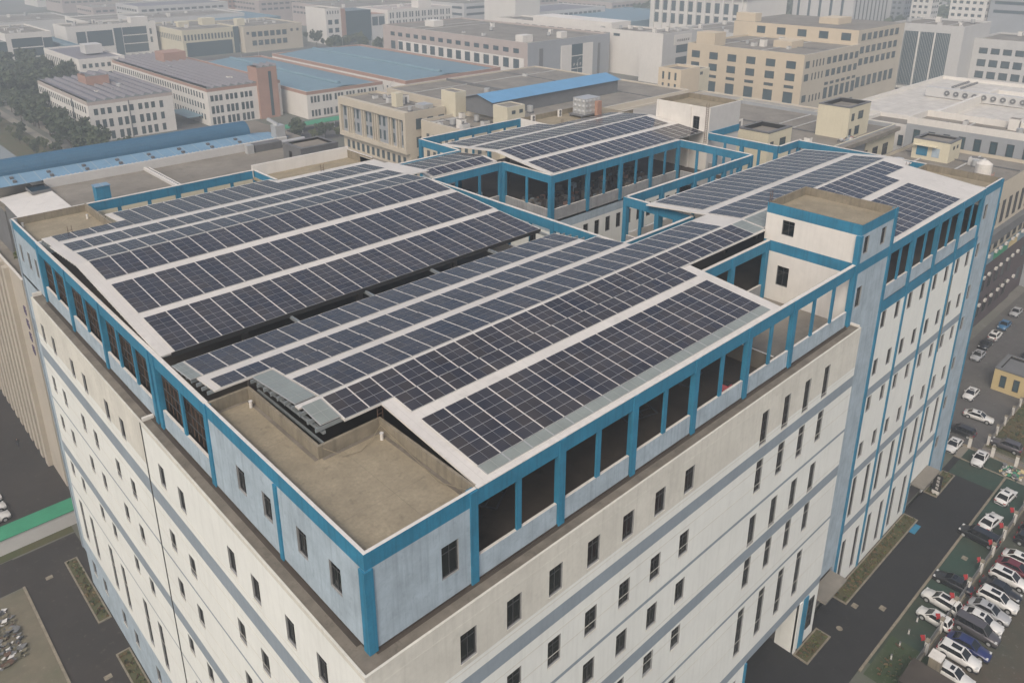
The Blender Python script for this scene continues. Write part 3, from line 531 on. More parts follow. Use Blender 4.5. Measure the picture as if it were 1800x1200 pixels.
RU = [MB().box(0, 2, 0, 1.2, 0, 1.1, 'palegrey').cyl((.6, .6, 1.1), .4, .12, 'dgrey').cyl((1.4, .6, 1.1), .4, .12, 'dgrey').mesh('roof_unit'), MB().box(0, 1.6, 0, 1.6, 0, 2.0, 'offwhite', 'conc2').box(.4, 1.0, -.03, 0, 0, 1.6, 'dgrey').mesh('roof_unit'), MB().cyl((0, 0, .5), .8, 1.5, 'alu').box(-.7, .7, -.7, .7, 0, .5, 'dgrey').mesh('roof_unit')]
def add(t, name, *boxes):                       # extra piece of a building, local coordinates
    b = MB(); [b.box(*q) for q in boxes]; return b.build(name, t)
def saw(t, X, Y, h, n, m='greysheet', x0=0, y0=0):
    b = MB(); p = X / n
    for i in range(n):
        a = x0 + p * i; e = a + p
        for q in ([(a, y0, h + 1.1), (a + p * .8, y0, h + .1), (a + p * .8, y0 + Y, h + .1), (a, y0 + Y, h + 1.1)], [(a + p * .8, y0, h + .1), (e, y0, h + 1.1), (e, y0 + Y, h + 1.1), (a + p * .8, y0 + Y, h + .1)]): b.face(q, m)
        b.face([(a, y0, h), (e, y0, h), (e, y0, h + 1.1), (a + p * .8, y0, h + .1), (a, y0, h + 1.1)], 'steel')
    b.build('sawtooth_roof', t)
# neighbour behind the left end
t = bld('workshop', 'beige ribbed workshop with blue barrel roof behind the factory', 2.3, 60, 91.9, 150, 35.2, 'ribs', 'conc2', par=.8)
r_ = MB(); y = 7.4
while y < 56: r_.box(-.7, 0, y, y + 1.5, 0, 34.9, 'ribs').box(-.04, 0, y + 1.5, y + 3.2, 0, 34.2, 'soil'); y += 3.2
r_.build('facade_ribs', t)
add(t, 'upper_storey', (9, 55.5, 0, 17.6, 34.4, 43, 'cream', 'conc2'), (9, 55.5, 17.6, 38, 34.4, 43.8, 'palegrey', 'conc2'), (2.2, 9, 14, 38, 34.4, 41.5, 'dgrey', 'conc2'))
add(t, 'roof_parapet', (9, 52, 17.3, 17.6, 43, 44.5, 'palegrey', 'coping'), (24.5, 24.9, 0, 17.3, 43, 43.5, 'palegrey', 'coping'), (25.2, 25.5, 0, 17.3, 43, 43.4, 'dgrey', 'coping'))
br = MB(); N = 12; pr = [(17.7, 44.3), (22.5, 44.9)] + [(24.7 - 2.3 * cos(pi * i / N), 44.9 + 2.2 * sin(pi * i / N)) for i in range(N + 1)]
for a, e in zip(pr[:-1], pr[1:]): br.face([(1, a[0], a[1]), (47, a[0], a[1]), (47, e[0], e[1]), (1, e[0], e[1])], 'bluebar' if a[0] < 22 else 'bluecurve')
br.face([(47, q[0], q[1]) for q in pr], 'steel').box(1, 47, 27.0, 28.4, 43.9, 44.7, 'palegrey'); br.face([(47, 17.7, 44.2), (52.5, 17.7, 44.2), (51.5, 24, 44.3), (47, 24.5, 44.6)], 'bluebar').build('barrel_roof', t)
vn = MB()
for i in range(8): vn.box(5 + i * 5.4, 5.5 + i * 5.4, 18.6, 19.2, 44.3, 44.8, 'dgrey').box(5 + i * 5.4, 5.5 + i * 5.4, 20.4, 21.0, 44.5, 45.0, 'dgrey')
for i in range(60): vn.box(9.5 + i * .7, 9.75 + i * .7, 17.58, 17.72, 44.52, 44.6, 'alu')
vn.build('roof_vents', t)
wr = MB(); wr.face([(2.0, -2.5, 42.9), (9, -2.5, 43.3), (9, 13, 43.5), (2.2, 13, 43.0)], 'whitesheet').face([(2.2, 13, 43.0), (9, 13, 43.5), (9, 17.5, 43.2), (2.2, 17.5, 42.7)], 'whitesheet').face([(8.2, -2.5, 43.35), (11.5, -2.5, 43.6), (11.5, .6, 43.6), (8.2, .6, 43.35)], 'whitesheet').box(2.2, 9, -2.3, 13, 40, 42.6, 'dgrey'); wr.build('metal_canopy', t)
add(t, 'skylight', (6.2, 9, 13.5, 17.2, 43.4, 43.9, 'dgrey', 'glass'))
def glyph(b, u, z, s, seed, put_):               # one unreadable brushed character made of strokes
    rd = random.Random(seed)
    for i in range(3): zz = z + s * (.2 + .3 * i); put_(b, u + s * .1, u + s * .9, zz, zz + s * .09)
    put_(b, u + s * .46, u + s * .56, z + s * .05, z + s * .95); put_(b, u + s * rd.uniform(.1, .25), u + s * .3, z, z + s * .5); put_(b, u + s * .74, u + s * .84, z + s * rd.uniform(0, .3), z + s * .8)
M['ink'] = plain('purple_sign_paint', (.11, .09, .16), rough=.7)
gb = MB()
for i in range(4): glyph(gb, .9, 29.2 - i * 2.15, 1.5, i, lambda b, a, e, z0, z1: b.box(-.12, -.02, a, e, z0, z1, 'ink'))
gb.build('wall_sign', t)
t = bld('rooftop_hut', 'dark grey plant hut with flat roof, on the concrete roof by the white rear wall', 48, 55.5, 92.4, 98.9, 3.2 + 43, 'dgrey', 'conc2', coping='dgrey', par=.4, cat='hut'); 
add(t, 'door', (-.06, 0, 3.3, 4.3, 43, 45.1, 'black'), (-.07, 0, 1.2, 1.9, 43.5, 44.3, 'pinkgrey'))
t = thing('storage_tank', 'dark blue upright tank on the concrete roof behind the blue beam', 'tank', (15.5, 94.2, 43)); MB().box(-1, 1, -.8, .8, 0, 3, 'blue').build('tank_body', t); MB().box(-1.1, 1.1, -.9, .9, 3, 3.12, 'bluebar').build('lid', t)
t = thing('filter_unit', 'grey duct and filter unit at the right end of the barrel roof', 'machine', (46.5, 107, 43)); add(t, 'housing', (0, 5.5, 0, 2, 0, 1.4, 'dgrey'), (6, 8, 3, 5, 0, 3.6, 'alu'), (-1.6, -.3, -.2, 1, 0, 1.6, 'alu')); MB().cyl((5.5, .4, 1), .35, 5, 'alu', 'x').build('duct', t); MB().bar((7, 4, 3.6), (6, 6, 4.6), .5, 'alu').build('duct', t)
# far left group
t = bld('mill_building', 'white mill with grey sawtooth solar roof, nearest of the far left group', 78, 113, 325, 399, 17, 'offwhite', 'conc2', band='pinkgrey', par=1.4, group='mills with sawtooth solar roofs',
        S=[(2 + g * 9, 3, 2.7, 1.6, z, hh) for g in range(3) for z, hh in ((11.4, 2.6), (5.8, 3.4), (.6, 3.4))] + [(29, 1, 1, 1.5, z, 3) for z in (11, 6, 1)], W=[(2, 22, 3.2, 1.3, z, 2.6, 1) for z in (12, 7.2, 2.4)])
saw(t, 35, 74, 17, 9); add(t, 'roof_house', (12, 22, 40, 52, 17, 21.5, 'pink')); add(t, 'drainpipe', (-.3, 0, 21, 21.8, 0, 16, 'dgrey'), (16, 16.4, -.3, 0, 0, 16, 'dgrey')); saw(t, 10, 12, 21.5, 2, x0=12, y0=40)
t = bld('mill_building', 'white mill with sawtooth solar roof and pink brick stair tower at its right corner', 127, 163, 321, 456, 17, 'offwhite', 'conc2', band='pink', par=1.4, group='mills with sawtooth solar roofs',
        S=[(1.2 + g * 7.2, 3, 2.1, 1.4, z, hh) for g in range(3) for z, hh in ((11.2, 2.6), (5.6, 3.4), (.6, 3.4))], W=[(2, 42, 3.1, 1.3, z, 2.6, 1) for z in (12, 7.2, 2.4)])
saw(t, 30, 135, 17, 8); add(t, 'stair_tower', (24, 34, -1.5, 8, 0, 24, 'pink')); add(t, 'tower_glazing', (29.5, 31, -1.56, -1.5, 1, 22, 'glassb')); add(t, 'roof_house', (18, 30, 95, 108, 17, 22, 'pink')); saw(t, 10, 9.5, 24, 3, x0=24, y0=-1.5); add(t, 'blue_awning', (-7, 0, 8, 30, 3.6, 3.9, 'bluesheet'))
t = bld('mill_building', 'pale mill with flat grey solar roof standing behind the nearest mill', 110, 134, 445, 512, 19, 'offwhite', 'greysheet', par=1.0, group='mills with sawtooth solar roofs', S=[(1.5 + 3.2 * i, 1, 1, 1.8, z, 2.2) for i in range(6) for z in (14, 9)], W=[(3, 16, 3.8, 1.2, 1, 15, 1)]); add(t, 'roof_house', (10, 19, 20, 30, 19, 24, 'palegrey'))
def bigroof(label, x0, x1, y0, y1, h, rid, **k):
    t = bld('warehouse', label, x0, x1, y0, y1, h, 'offwhite', 'bluesheet', group='blue roofed warehouses', cat='warehouse', **k); X, Y = x1 - x0, y1 - y0
    b = MB(); xr = X * rid
    for q in ([(.4, .4, h - 1.2), (xr, .4, h + .6), (xr, Y - .4, h + .6), (.4, Y - .4, h - 1.2)], [(xr, .4, h + .6), (X - .4, .4, h - 1.2), (X - .4, Y - .4, h - 1.2), (xr, Y - .4, h + .6)]): b.face(q, 'bluesheet')
    b.build('pitched_roof', t); c = MB(); c.cyl((xr, 6, h + .7), 1.1, Y - 10, 'bluesheet', 'y', 10); c.build('ridge_vent', t); add(t, 'gutter', (0, .5, .5, Y, h, h + .02, 'coping')); return t
bigroof('wide faded blue roof with ridge vent, beside the pink brick stair tower', 167, 210, 304, 433, 13, .5, band='pink', par=1.6, S=[(2 + 6.5 * g, 3, 1.8, 1.1, z, 3) for g in range(6) for z in (7.5, 1)])
bigroof('wide faded blue roof with pink parapet, further right behind the concrete roofs', 219, 284, 297, 437, 13, .42, band='pink', par=1.8, S=[(2 + 7 * g, 3, 2, 1.1, z, 3) for g in range(2) for z in (6,)], W=[(3, 30, 4.3, 1.2, 6, 2.6)])
t = bld('factory_hall', 'pinkish grey factory hall with paired white framed windows', 301, 372, 293, 434, 25, 'pinkgrey', 'conc2', S=[(17, 1, 1, 1, z, 3) for z in (16, 8)] + [(25, 1, 1, 1.4, z, 3) for z in (15, 9, 3)], W=[(9, 15, 8.6, 4.6, 18.5, 2.6, 2), (9, 15, 8.6, 4.8, 9.8, 5.4, 2), (9, 15, 8.6, 4.8, 1.5, 5.4, 2)])
add(t, 'white_wall', (-.02, 0, 3, 124, 0, 16, 'offwhite')); add(t, 'front_panel', (0, 71, -.25, -.05, 0, 25, 'greyclad'), (27, 36, -.7, -.3, 0, 21, 'offwhite'), (46, 55, -.7, -.3, 0, 21, 'offwhite'), (9, 12, -.5, -.26, 2, 21, 'dgrey'), (60, 62, -.5, -.26, 0, 20, 'dgrey')); add(t, 'entrance_glazing', (36, 46, -.5, -.26, 3, 21, 'glassb'), (36, 46, -.62, -.5, 14, 14.5, 'offwhite'), (36, 46, -.62, -.5, 6.5, 7, 'offwhite')); add(t, 'roof_house', (4, 12, 8, 14, 24, 28, 'offwhite'), (36, 41, 8, 12, 24, 27.5, 'offwhite'), (20, 28, 110, 120, 24, 28, 'offwhite'))
sg = MB()
for i in range(3): glyph(sg, 37.5 + 2.8 * i, 8.3, 1.8, 20 + i, lambda b, a, e, z0, z1: b.box(a, e, -.7, -.63, z0, z1, 'coping'))
sg.build('wall_sign', t)
t = bld('office_block', 'tall pale block with white side wall and deep window recess right of the pinkish hall', 363, 402, 246, 262, 29, 'palegrey', 'conc2', S=[(13, 1, 1, 11, z, 4.4, 3) for z in (17, 10)]); add(t, 'side_wall', (-.4, -.02, 0, 16, 0, 29, 'offwhite')); add(t, 'recess_frame', (10.5, 27.5, -.25, -.02, 21.6, 27.5, 'offwhite')); sg = MB()
for i in range(6): glyph(sg, 13 + 2.1 * i, 23.5, 1.5, 40 + i, lambda b, a, e, z0, z1: b.box(a, e, -.4, -.27, z0, z1, 'dgrey'))
sg.build('wall_sign', t)
t = bld('factory_hall', 'long low white roofed hall stepping back behind the tall pale block', 377, 402, 270, 402, 27, 'offwhite', 'conc2', W=[(20, 12, 8, 5, 23, 1.6, 1)]); add(t, 'roof_house', (5, 24, 30, 100, 26, 30, 'offwhite'))
t = bld('factory_hall', 'yellow cream hall with netting of green at the bottom left', 208, 250, 548, 618, 19, 'cream', 'conc2', S=[(1.2, 16, 2.5, 1.3, 11.5, 4, 1)], W=[(3, 20, 3.3, 1.3, 11, 4, 1)]); add(t, 'safety_net', (2, 36, -1, -.1, 0, 10, 'green2') if 'green2' in M else (2, 36, -1, -.1, 0, 10, 'glassb'), (38, 42, -1, -.1, 0, 19, 'glassb')); add(t, 'roof_house', (10, 18, 30, 38, 18, 22, 'cream'), (30, 40, 34, 42, 18, 23, 'cream'))
t = bld('factory_hall', 'cream hall with big square windows right of the netted hall', 251, 299, 541, 600, 19, 'tanpale', 'conc2', S=[(6, 6, 5, 3.6, z, 3.8) for z in (11, 4.6)] + [(2, 1, 1, 2, 13, 2), (38, 2, 5, 2, 13, 2)]); add(t, 'roof_house', (5, 11, 20, 26, 18, 23, 'cream'))
t = bld('office_block', 'hazy office with white framed glass front at the far left edge', 103, 130, 570, 635, 23, 'offwhite', 'conc2', S=[(3, 1, 1, 18, 1.5, 18, 12)]); add(t, 'glass_wing', (-14, 0, 0, 20, 0, 18, 'glassb')); add(t, 'floor_band', (3, 21, -.3, -.1, 7, 7.6, 'offwhite'), (3, 21, -.3, -.1, 13.2, 13.8, 'offwhite'), (21.4, 27, -.2, -.02, 1, 19, 'glassb'))
t = bld('office_block', 'hazy long office with three glass bays left of the yellow hall', 144, 205, 588, 619, 23, 'offwhite', 'conc2', S=[(13, 1, 1, 17, 8, 11, 10), (37, 1, 1, 17, 2, 18, 10), (56, 1, 1, 1.6, 14, 4), (56, 1, 1, 1.6, 8, 4)]); add(t, 'glass_wing', (31, 36.5, -.3, -.02, 0, 20, 'glassb'), (6, 12, -.3, -.02, 8, 19, 'glassb')); add(t, 'floor_band', (37, 54, -.3, -.1, 8, 8.6, 'offwhite'), (37, 54, -.3, -.1, 14, 14.6, 'offwhite'), (46, 58, 6, 14, 22, 26, 'offwhite'))
t = bld('office_block', 'white tower wing with pink stripe and dark glass hall beside it', 320, 334, 540, 571, 28, 'offwhite', 'conc2', S=[(2 + 6 * i, 1, 1, 3.6, z, 3.6) for i in range(2) for z in (3, 9, 15.5)] + [(1.5, 5, 2.4, .9, 23.5, 2.4, 1)]); add(t, 'glass_hall', (18, 42, -1, 26, 0, 25, 'glassb')); add(t, 'brick_stripe', (14, 18, -.5, 20, 0, 27, 'pink'))
t = bld('office_block', 'long white block with paired tall windows in rows, top centre', 376, 445, 535, 582, 24, 'offwhite', 'pinkgrey', S=[(2 + 6.7 * i, 2, 2.6, 1.4, z, hh, 1) for i in range(10) for z, hh in ((17, 4.6), (10.5, 4.6))]); add(t, 'roof_house', (38, 52, 8, 18, 23, 29, 'offwhite')); add(t, 'link', (-14, 0, 4, 30, 0, 21, 'palegrey', 'pink')); add(t, 'link_glazing', (-13, -7.5, 3.8, 4, 12, 19, 'glassb'), (-6.5, -1, 3.8, 4, 12, 19, 'glassb')); add(t, 'brick_base', (0, 69, -1.2, -.1, 0, 9, 'pink'))
# tan block with stepped roof
t = bld('apartment_block', 'big tan tiled block with square blue windows and stepped roof', 305.5, 358, 131.5, 190, 34, 'tan', 'conc2', S=[(1.6, 1, 1, 3.4, z, 3) for z in (28, 22.5, 13.5)] + [(8 + 3 * i, 1, 1, 1.0, z, 3) for i in range(4) for z in (28, 22.5, 13)] + [(21, 6, 5.4, 3.3, z, 3) for z in (28, 22.5)] + [(21, 6, 5.4, 3.3, 18.7, 1.3), (21, 6, 5.4, 3.3, 12.6, 5), (21, 6, 5.4, 3.3, 8.4, 1.2)],
        W=[(2.6, 6, 9.6, 4.4, z, 3.2) for z in (27.6, 22.4)] + [(2.6, 6, 9.6, 4.4, z, hh) for z, hh in ((19.2, 1.3), (12.8, 4.8), (9.2, 1.3), (3.4, 4.6))])
add(t, 'upper_block', (52.5, 104, 1.5, 67, 0, 40, 'tan', 'conc2')); add(t, 'side_cladding', (0, 52.5, -.012, -.003, 0, 34, 'tanpale')); add(t, 'side_cladding', (52.5, 104, 1.488, 1.497, 0, 40, 'tanpale')); add(t, 'roof_house', (3, 12, 46, 56, 33, 39, 'tan'), (22, 33, 18, 27, 33, 36, 'tan'), (70, 84, 20, 30, 40, 43, 'tan'), (54, 60, 56, 67, 40, 44, 'tan'))
for i in range(5): window('W', 52.5, 5 + 11 * i, 35, 4.6, 3.4, t, depth=-.06, cols=2, fw=.12, glass='glassb')
for i in range(7):
    for z in (35, 29, 23.5, 13): window('S', 1.4, 56 + 6.2 * i, z, 3.8, 3.2 if z > 20 else 5, t, depth=-.06, cols=2, fw=.12, glass='glassb')
t = bld('office_block', 'grey office with tall blue glass curtain wall right of the tan block', 431, 470, 112, 147, 38, 'palegrey', 'conc2'); add(t, 'curtain_wall', (-.5, -.02, 6, 28.5, 6, 34, 'glassb'), (-.8, -.5, 12.8, 13.6, 5, 34, 'offwhite'), (-.8, -.5, 20.6, 21.4, 5, 34, 'offwhite'), (-1.5, -.4, 6, 28.5, 4, 5, 'offwhite'), (-.6, -.5, 6, 28.5, 0, 4, 'dgrey'))
cwm = MB()
for i in range(28): cwm.box(-.62, -.51, 6.4 + i * .8, 6.55 + i * .8, 6, 34, 'alu')
cwm.build('glazing_bars', t)
t = bld('office_block', 'long grey office with dense rows of windows at the right edge', 449, 490, 30, 112, 31, 'palegrey', 'conc2', W=[(3 + 5.6 * i, 1, 1, 4, z, hh, 4) for i in range(13) for z, hh in ((23.5, 3), (17, 3.6), (11, 3.6), (6, 2.2))])
# office with framed front and its roofs
t = bld('office_block', 'beige office with big stone frame round blue ribbed windows', 142.8, 159, 190.7, 233.7, 24, 'tanpale', 'conc2', par=.9, coping='tanpale', S=[(3 + 5 * i, 1, 1, 2.6, z, 3.8) for i in range(3) for z in (17.5, 11, 4)])
fr = MB(); fr.box(-1.6, 0, 0, 43, 21.2, 24, 'tanpale').box(-1.6, 0, 0, 43, 9.2, 10.8, 'tanpale').box(-1.6, 0, 0, 1.4, 10.8, 21.2, 'tanpale').box(-1.6, 0, 41.6, 43, 10.8, 21.2, 'tanpale').box(-.5, -.02, 1.4, 41.6, 10.8, 21.2, 'greyclad')
for y in (4, 5.5, 9, 10.5, 17.5, 19, 20.5, 26, 27.5, 34, 35.5, 37): fr.box(-1.3, -.5, y, y + .5, 10.8, 21.2, 'tanpale')
fr.build('stone_frame', t)
for i in range(14):
    for z in (12, 17): window('W', -.5, 2.2 + 2.85 * i, z, 1.3, 3.4, t, depth=-.08, cols=1, fw=.1, glass='glassb')
for i in range(12): window('W', 0, 2.5 + 3.3 * i, 4.5, 1.6, 3, t, depth=-.08, cols=2, fw=.1, glass='glassb')
add(t, 'entrance_wing', (-9, 0, -2, 38, 0, 3.6, 'tanpale', 'conc2')); add(t, 'roof_house', (5, 8, 14, 17, 23, 28, 'cream'), (9.6, 14, 4, 9, 23.2, 24.6, 'alu'))
t = bld('office_annex', 'beige annex with dark windows in a stone frame, lower than the framed office', 146, 165, 160.5, 188, 21.5, 'tanpale', 'conc2', W=[(3, 7, 3.4, 1.5, z, 3.2) for z in (14, 8)], S=[(2, 5, 3.4, 1.6, 14, 3)])
t = bld('workshop', 'low workshop with wide brown concrete roofs behind the office', 165.5, 250, 150, 236, 24, 'tanpale', 'conc2', par=.6); add(t, 'roof_ridge', (0, 60, 44, 44.5, 23.4, 24.5, 'dgrey', 'conc2'), (30, 30.4, 45, 85, 23.4, 24.4, 'dgrey')); add(t, 'far_roof', (85, 100, 0, 60, 0, 21, 'tanpale', 'conc2'))
t = thing('rooftop_shed', 'long bright blue metal shed roof on the brown concrete roofs', 'shed', (160, 166.5, 23.4)); b = MB(); b.box(1, 67, 1, 15, 0, 5, 'greysheet2' if 'greysheet2' in M else 'dgrey').face([(1, 1, 5), (1, 15, 5), (1, 8, 6.8)], 'dgrey'); b.build('wall', t); b = MB(); b.face([(0, 0, 5), (68, 0, 5), (68, 8, 6.9), (0, 8, 6.9)], 'bright').face([(0, 8, 6.9), (68, 8, 6.9), (68, 16, 5), (0, 16, 5)], 'bright').face([(67.1, 1, 5), (67.1, 15, 5), (67.1, 8, 6.8)], 'dgrey').build('roof', t)
bld('rooftop_hut', 'cream stair hut with two small windows in front of the bright blue shed', 158, 166, 157, 164, 28.6, 'cream', 'conc2', par=.3, cat='hut', S=[(2, 2, 3.4, 1.6, 26, 1.2)])
bld('rooftop_hut', 'cream box hut at the left end of the bright blue shed', 160, 165, 186, 194, 29.4, 'cream', 'conc2', par=.3, cat='hut')
t = bld('rooftop_hut', 'cream hut with doors on the pale roof right of the bright blue shed', 262, 282, 162, 174, 28, 'cream', 'conc2', par=.3, cat='hut', S=[(9, 2, 4, 2, 25.5, 1.3)]); add(t, 'door', (-.06, 0, 8, 9.6, 23, 26.4, 'dgrey'), (2.8, 4.2, -.06, 0, 23.4, 26, 'dgrey'))
bld('workshop', 'pale flat roofed workshop between the factory and the tan block', 192, 262, 100, 150, 22, 'tanpale', 'palesheet', par=.5)
t = bld('office_block', 'small tan block with slit windows left of the big tan block', 251, 264, 155, 166, 31, 'tan', 'conc2', W=[(2 + 3 * i, 1, 1, .9, z, 3, 1) for i in range(3) for z in (26.5, 22)])
# buildings behind the east end
t = bld('workshop', 'grey flat roofed workshop with cream stair towers beyond the blue beams', 118, 195, 49, 94, 35, 'greyclad', 'conc2', par=1.0, coping='cream'); add(t, 'cream_edge', (0, 77, 44.8, 45.1, 35, 35.6, 'cream')); add(t, 'cornice', (20, 77, -1.4, -.02, 33.6, 34.6, 'conc2'), (60, 77, -.3, -.02, 20, 33, 'cream'))
for i in range(6): window('S', 0, 40 + 6 * i, 27, 3, 4, t, depth=-.35, cols=3, fw=.12)
t = bld('stair_tower', 'shorter cream stair tower with dark rim just behind the blue beams', 123, 132, 45.2, 52.2, 45, 'cream', 'conc2', par=.9, coping='dgrey', cat='tower', S=[(.8, 1, 1, 1.2, 41, 2), (4.5, 1, 1, 2.2, 41, 2.2), (.8, 1, 1, 1.2, 36, 2), (4.5, 1, 1, 2.2, 36, 2.2)])
t = bld('stair_tower', 'taller cream stair tower on the grey roof left of the grey rooftop slab', 173, 184.5, 51.8, 59.8, 42, 'cream', 'conc2', par=1.0, coping='dgrey', cat='tower', S=[(1.4, 1, 1, 1.4, 38.4, 1.8), (5, 1, 1, 2.6, 38.4, 2), (.9, 1, 1, 1.2, 34.5, 2), (4, 1, 1, 2.4, 34.6, 2.2)])
jn = MB()
for i in range(40): x, y, s = random.uniform(0, 7), random.uniform(0, 1.5), random.uniform(.15, .45); jn.box(x, x + s * 2, y, y + s, 0, s * 1.5, random.choice(('alu', 'coping', 'dgrey', 'pale', 'pink')))
tag(jn.build('junk_pile', None, (168.5, 50.3, 34.2)), 'heap of scrap and pale bags at the foot of the taller cream tower', 'scrap heap', kind='stuff')
t = bld('workshop', 'grey workshop with cream corner and dark cornice at the right edge', 146, 188, 14.5, 41, 33, 'tanpale', 'conc2', par=.8, coping='conc2'); add(t, 'cornice', (4, 42, -1.2, -.02, 20.5, 22.6, 'dgrey')); add(t, 'lower_cladding', (0, 42, -.3, -.01, 0, 15.5, 'darkclad')); add(t, 'sign_band', (6, 42, -.8, -.31, 15.6, 17.3, 'bluesheet'), (8, 13, -.85, -.81, 15.7, 17.2, 'yellow'), (20, 29, -.85, -.81, 15.7, 17.2, 'green'), (30, 36, -.85, -.81, 15.7, 17.2, 'yellow'))
for i in range(8): window('S', 0, 9 + 4.2 * i, 23.5, 1.8, 5, t, depth=-.08, cols=2, fw=.12); window('S', 0, 9 + 4.2 * i, 17.6, 2.2, 2.6, t, depth=-.08, cols=2, fw=.12); window('S', -.3, 4 + 4.4 * i, 8.5, 2.2, 4, t, depth=-.08, cols=2, fw=.12); window('S', -.3, 4 + 4.4 * i, 2.5, 2.2, 4, t, depth=-.08, cols=2, fw=.12)
cyl = MB().cyl((4, 1.4, 22.6), 3.4, 10, 'cream', n=24, caps=True); cyl.build('round_corner', t)
ac = MB().box(0, .9, -.45, 0, 0, .6, 'coping').cyl((.3, -.46, .3), .22, .02, 'dgrey', 'y').mesh('air_conditioner')
for i in range(30): put(ac, 'air_conditioner', t, (4 + 1.25 * i + random.random(), -.82 if i % 3 == 0 else -.32, (17.4, 11.8, 5.2)[i % 3]))
bld('workshop', 'dark clad workshop farther along the east road, right edge', 188.6, 240, 14.5, 17.5, 20, 'darkclad', 'conc2', S=[(3 + 5 * i, 1, 1, 2.4, z, 3) for i in range(8) for z in (3, 9, 14)])
t = bld('rooftop_hut', 'cream hut with arched blue doors and dark rimmed roof on a grey roof', 175, 182, 28.9, 36.9, 37, 'cream', 'conc2', par=.5, coping='dgrey', cat='hut', S=[(2.2, 2, 2.2, .8, 35, .8, 1)]); add(t, 'door', (-.08, 0, 4.6, 7, 33.1, 35.4, 'blue'), (-.08, 0, 2.0, 3.6, 33.1, 35.2, 'pale'), (-1, 0, 2.6, 7.6, 35.5, 35.65, 'cream'))
t = thing('water_tank', 'white plastic water tank on a rusty frame on the grey roof at right', 'water tank', (168, 19.5, 32.2)); MB().cyl((0, 0, .9), 1.6, 2.4, 'coping', n=16).cyl((0, 0, 3.3), 1.6, .7, 'coping', n=16, r2=.6).build('tank_body', t, smooth=False); f_ = MB()
for x in (-1.7, 1.7):
    for y in (-1.7, 1.7): f_.bar((x, y, 0), (x, y, 1.4), .12, 'pink')
f_.box(-1.8, 1.8, -1.8, 1.8, .8, .9, 'pink').build('support_frame', t)
t = bld('factory_hall', 'small white hall with three slit windows behind the taller cream tower', 210, 222, 47, 64, 32, 'offwhite', 'conc2', W=[(4 + 3.3 * i, 1, 1, 1.3, 26, 3, 1) for i in range(3)])
t = bld('office_block', 'long grey office with white cornice and dark slit windows, right edge', 197, 210, -22, 47, 37, 'greyclad', 'conc2', par=1.7, band='offwhite', W=[(2 + 3.6 * i, 1, 1, 1.6, z, hh, 1) for i in range(16) for z, hh in ((30.4, 3.6), (25, 2.2))])
t = bld('warehouse', 'huge white roofed warehouse with a line of roof fans at right', 238, 325, -40, 83, 29, 'offwhite', 'redwhite', par=1.2, cat='warehouse'); add(t, 'fan_box', (43, 46, 28, 113, 28, 31.2, 'palegrey')); add(t, 'roof_step', (0, 60, 95, 96, 27.8, 30.6, 'offwhite'), (60, 61, 0, 95, 27.8, 30.2, 'offwhite'), (0, .4, 60, 95, 28, 31, 'offwhite'))
fan = MB().cyl((0, 0, 0), .85, .5, 'dgrey', 'x', 14).cyl((-.04, 0, 0), .3, .1, 'alu', 'x', 8).mesh('fan')
for i in range(26): put(fan, 'fan', t, (42.6, 106 - i * 2.9, 29.8))
for i in range(20): put(fan, 'roof_vent', t, (66 + 1.8 * (i % 10), 112 - 3 * (i // 10), 28.3), sc_=(.7, .5, .5))
t = bld('gatehouse', 'small yellow building with dark slit windows beside the east road', 139.5, 147, -12, 3, 4.6, 'yellow', 'dgrey', par=.5, coping='dgrey', cat='gatehouse', W=[(1.2 + 2.2 * i, 1, 1, 1.0, 1, 2.4, 1) for i in range(6)])
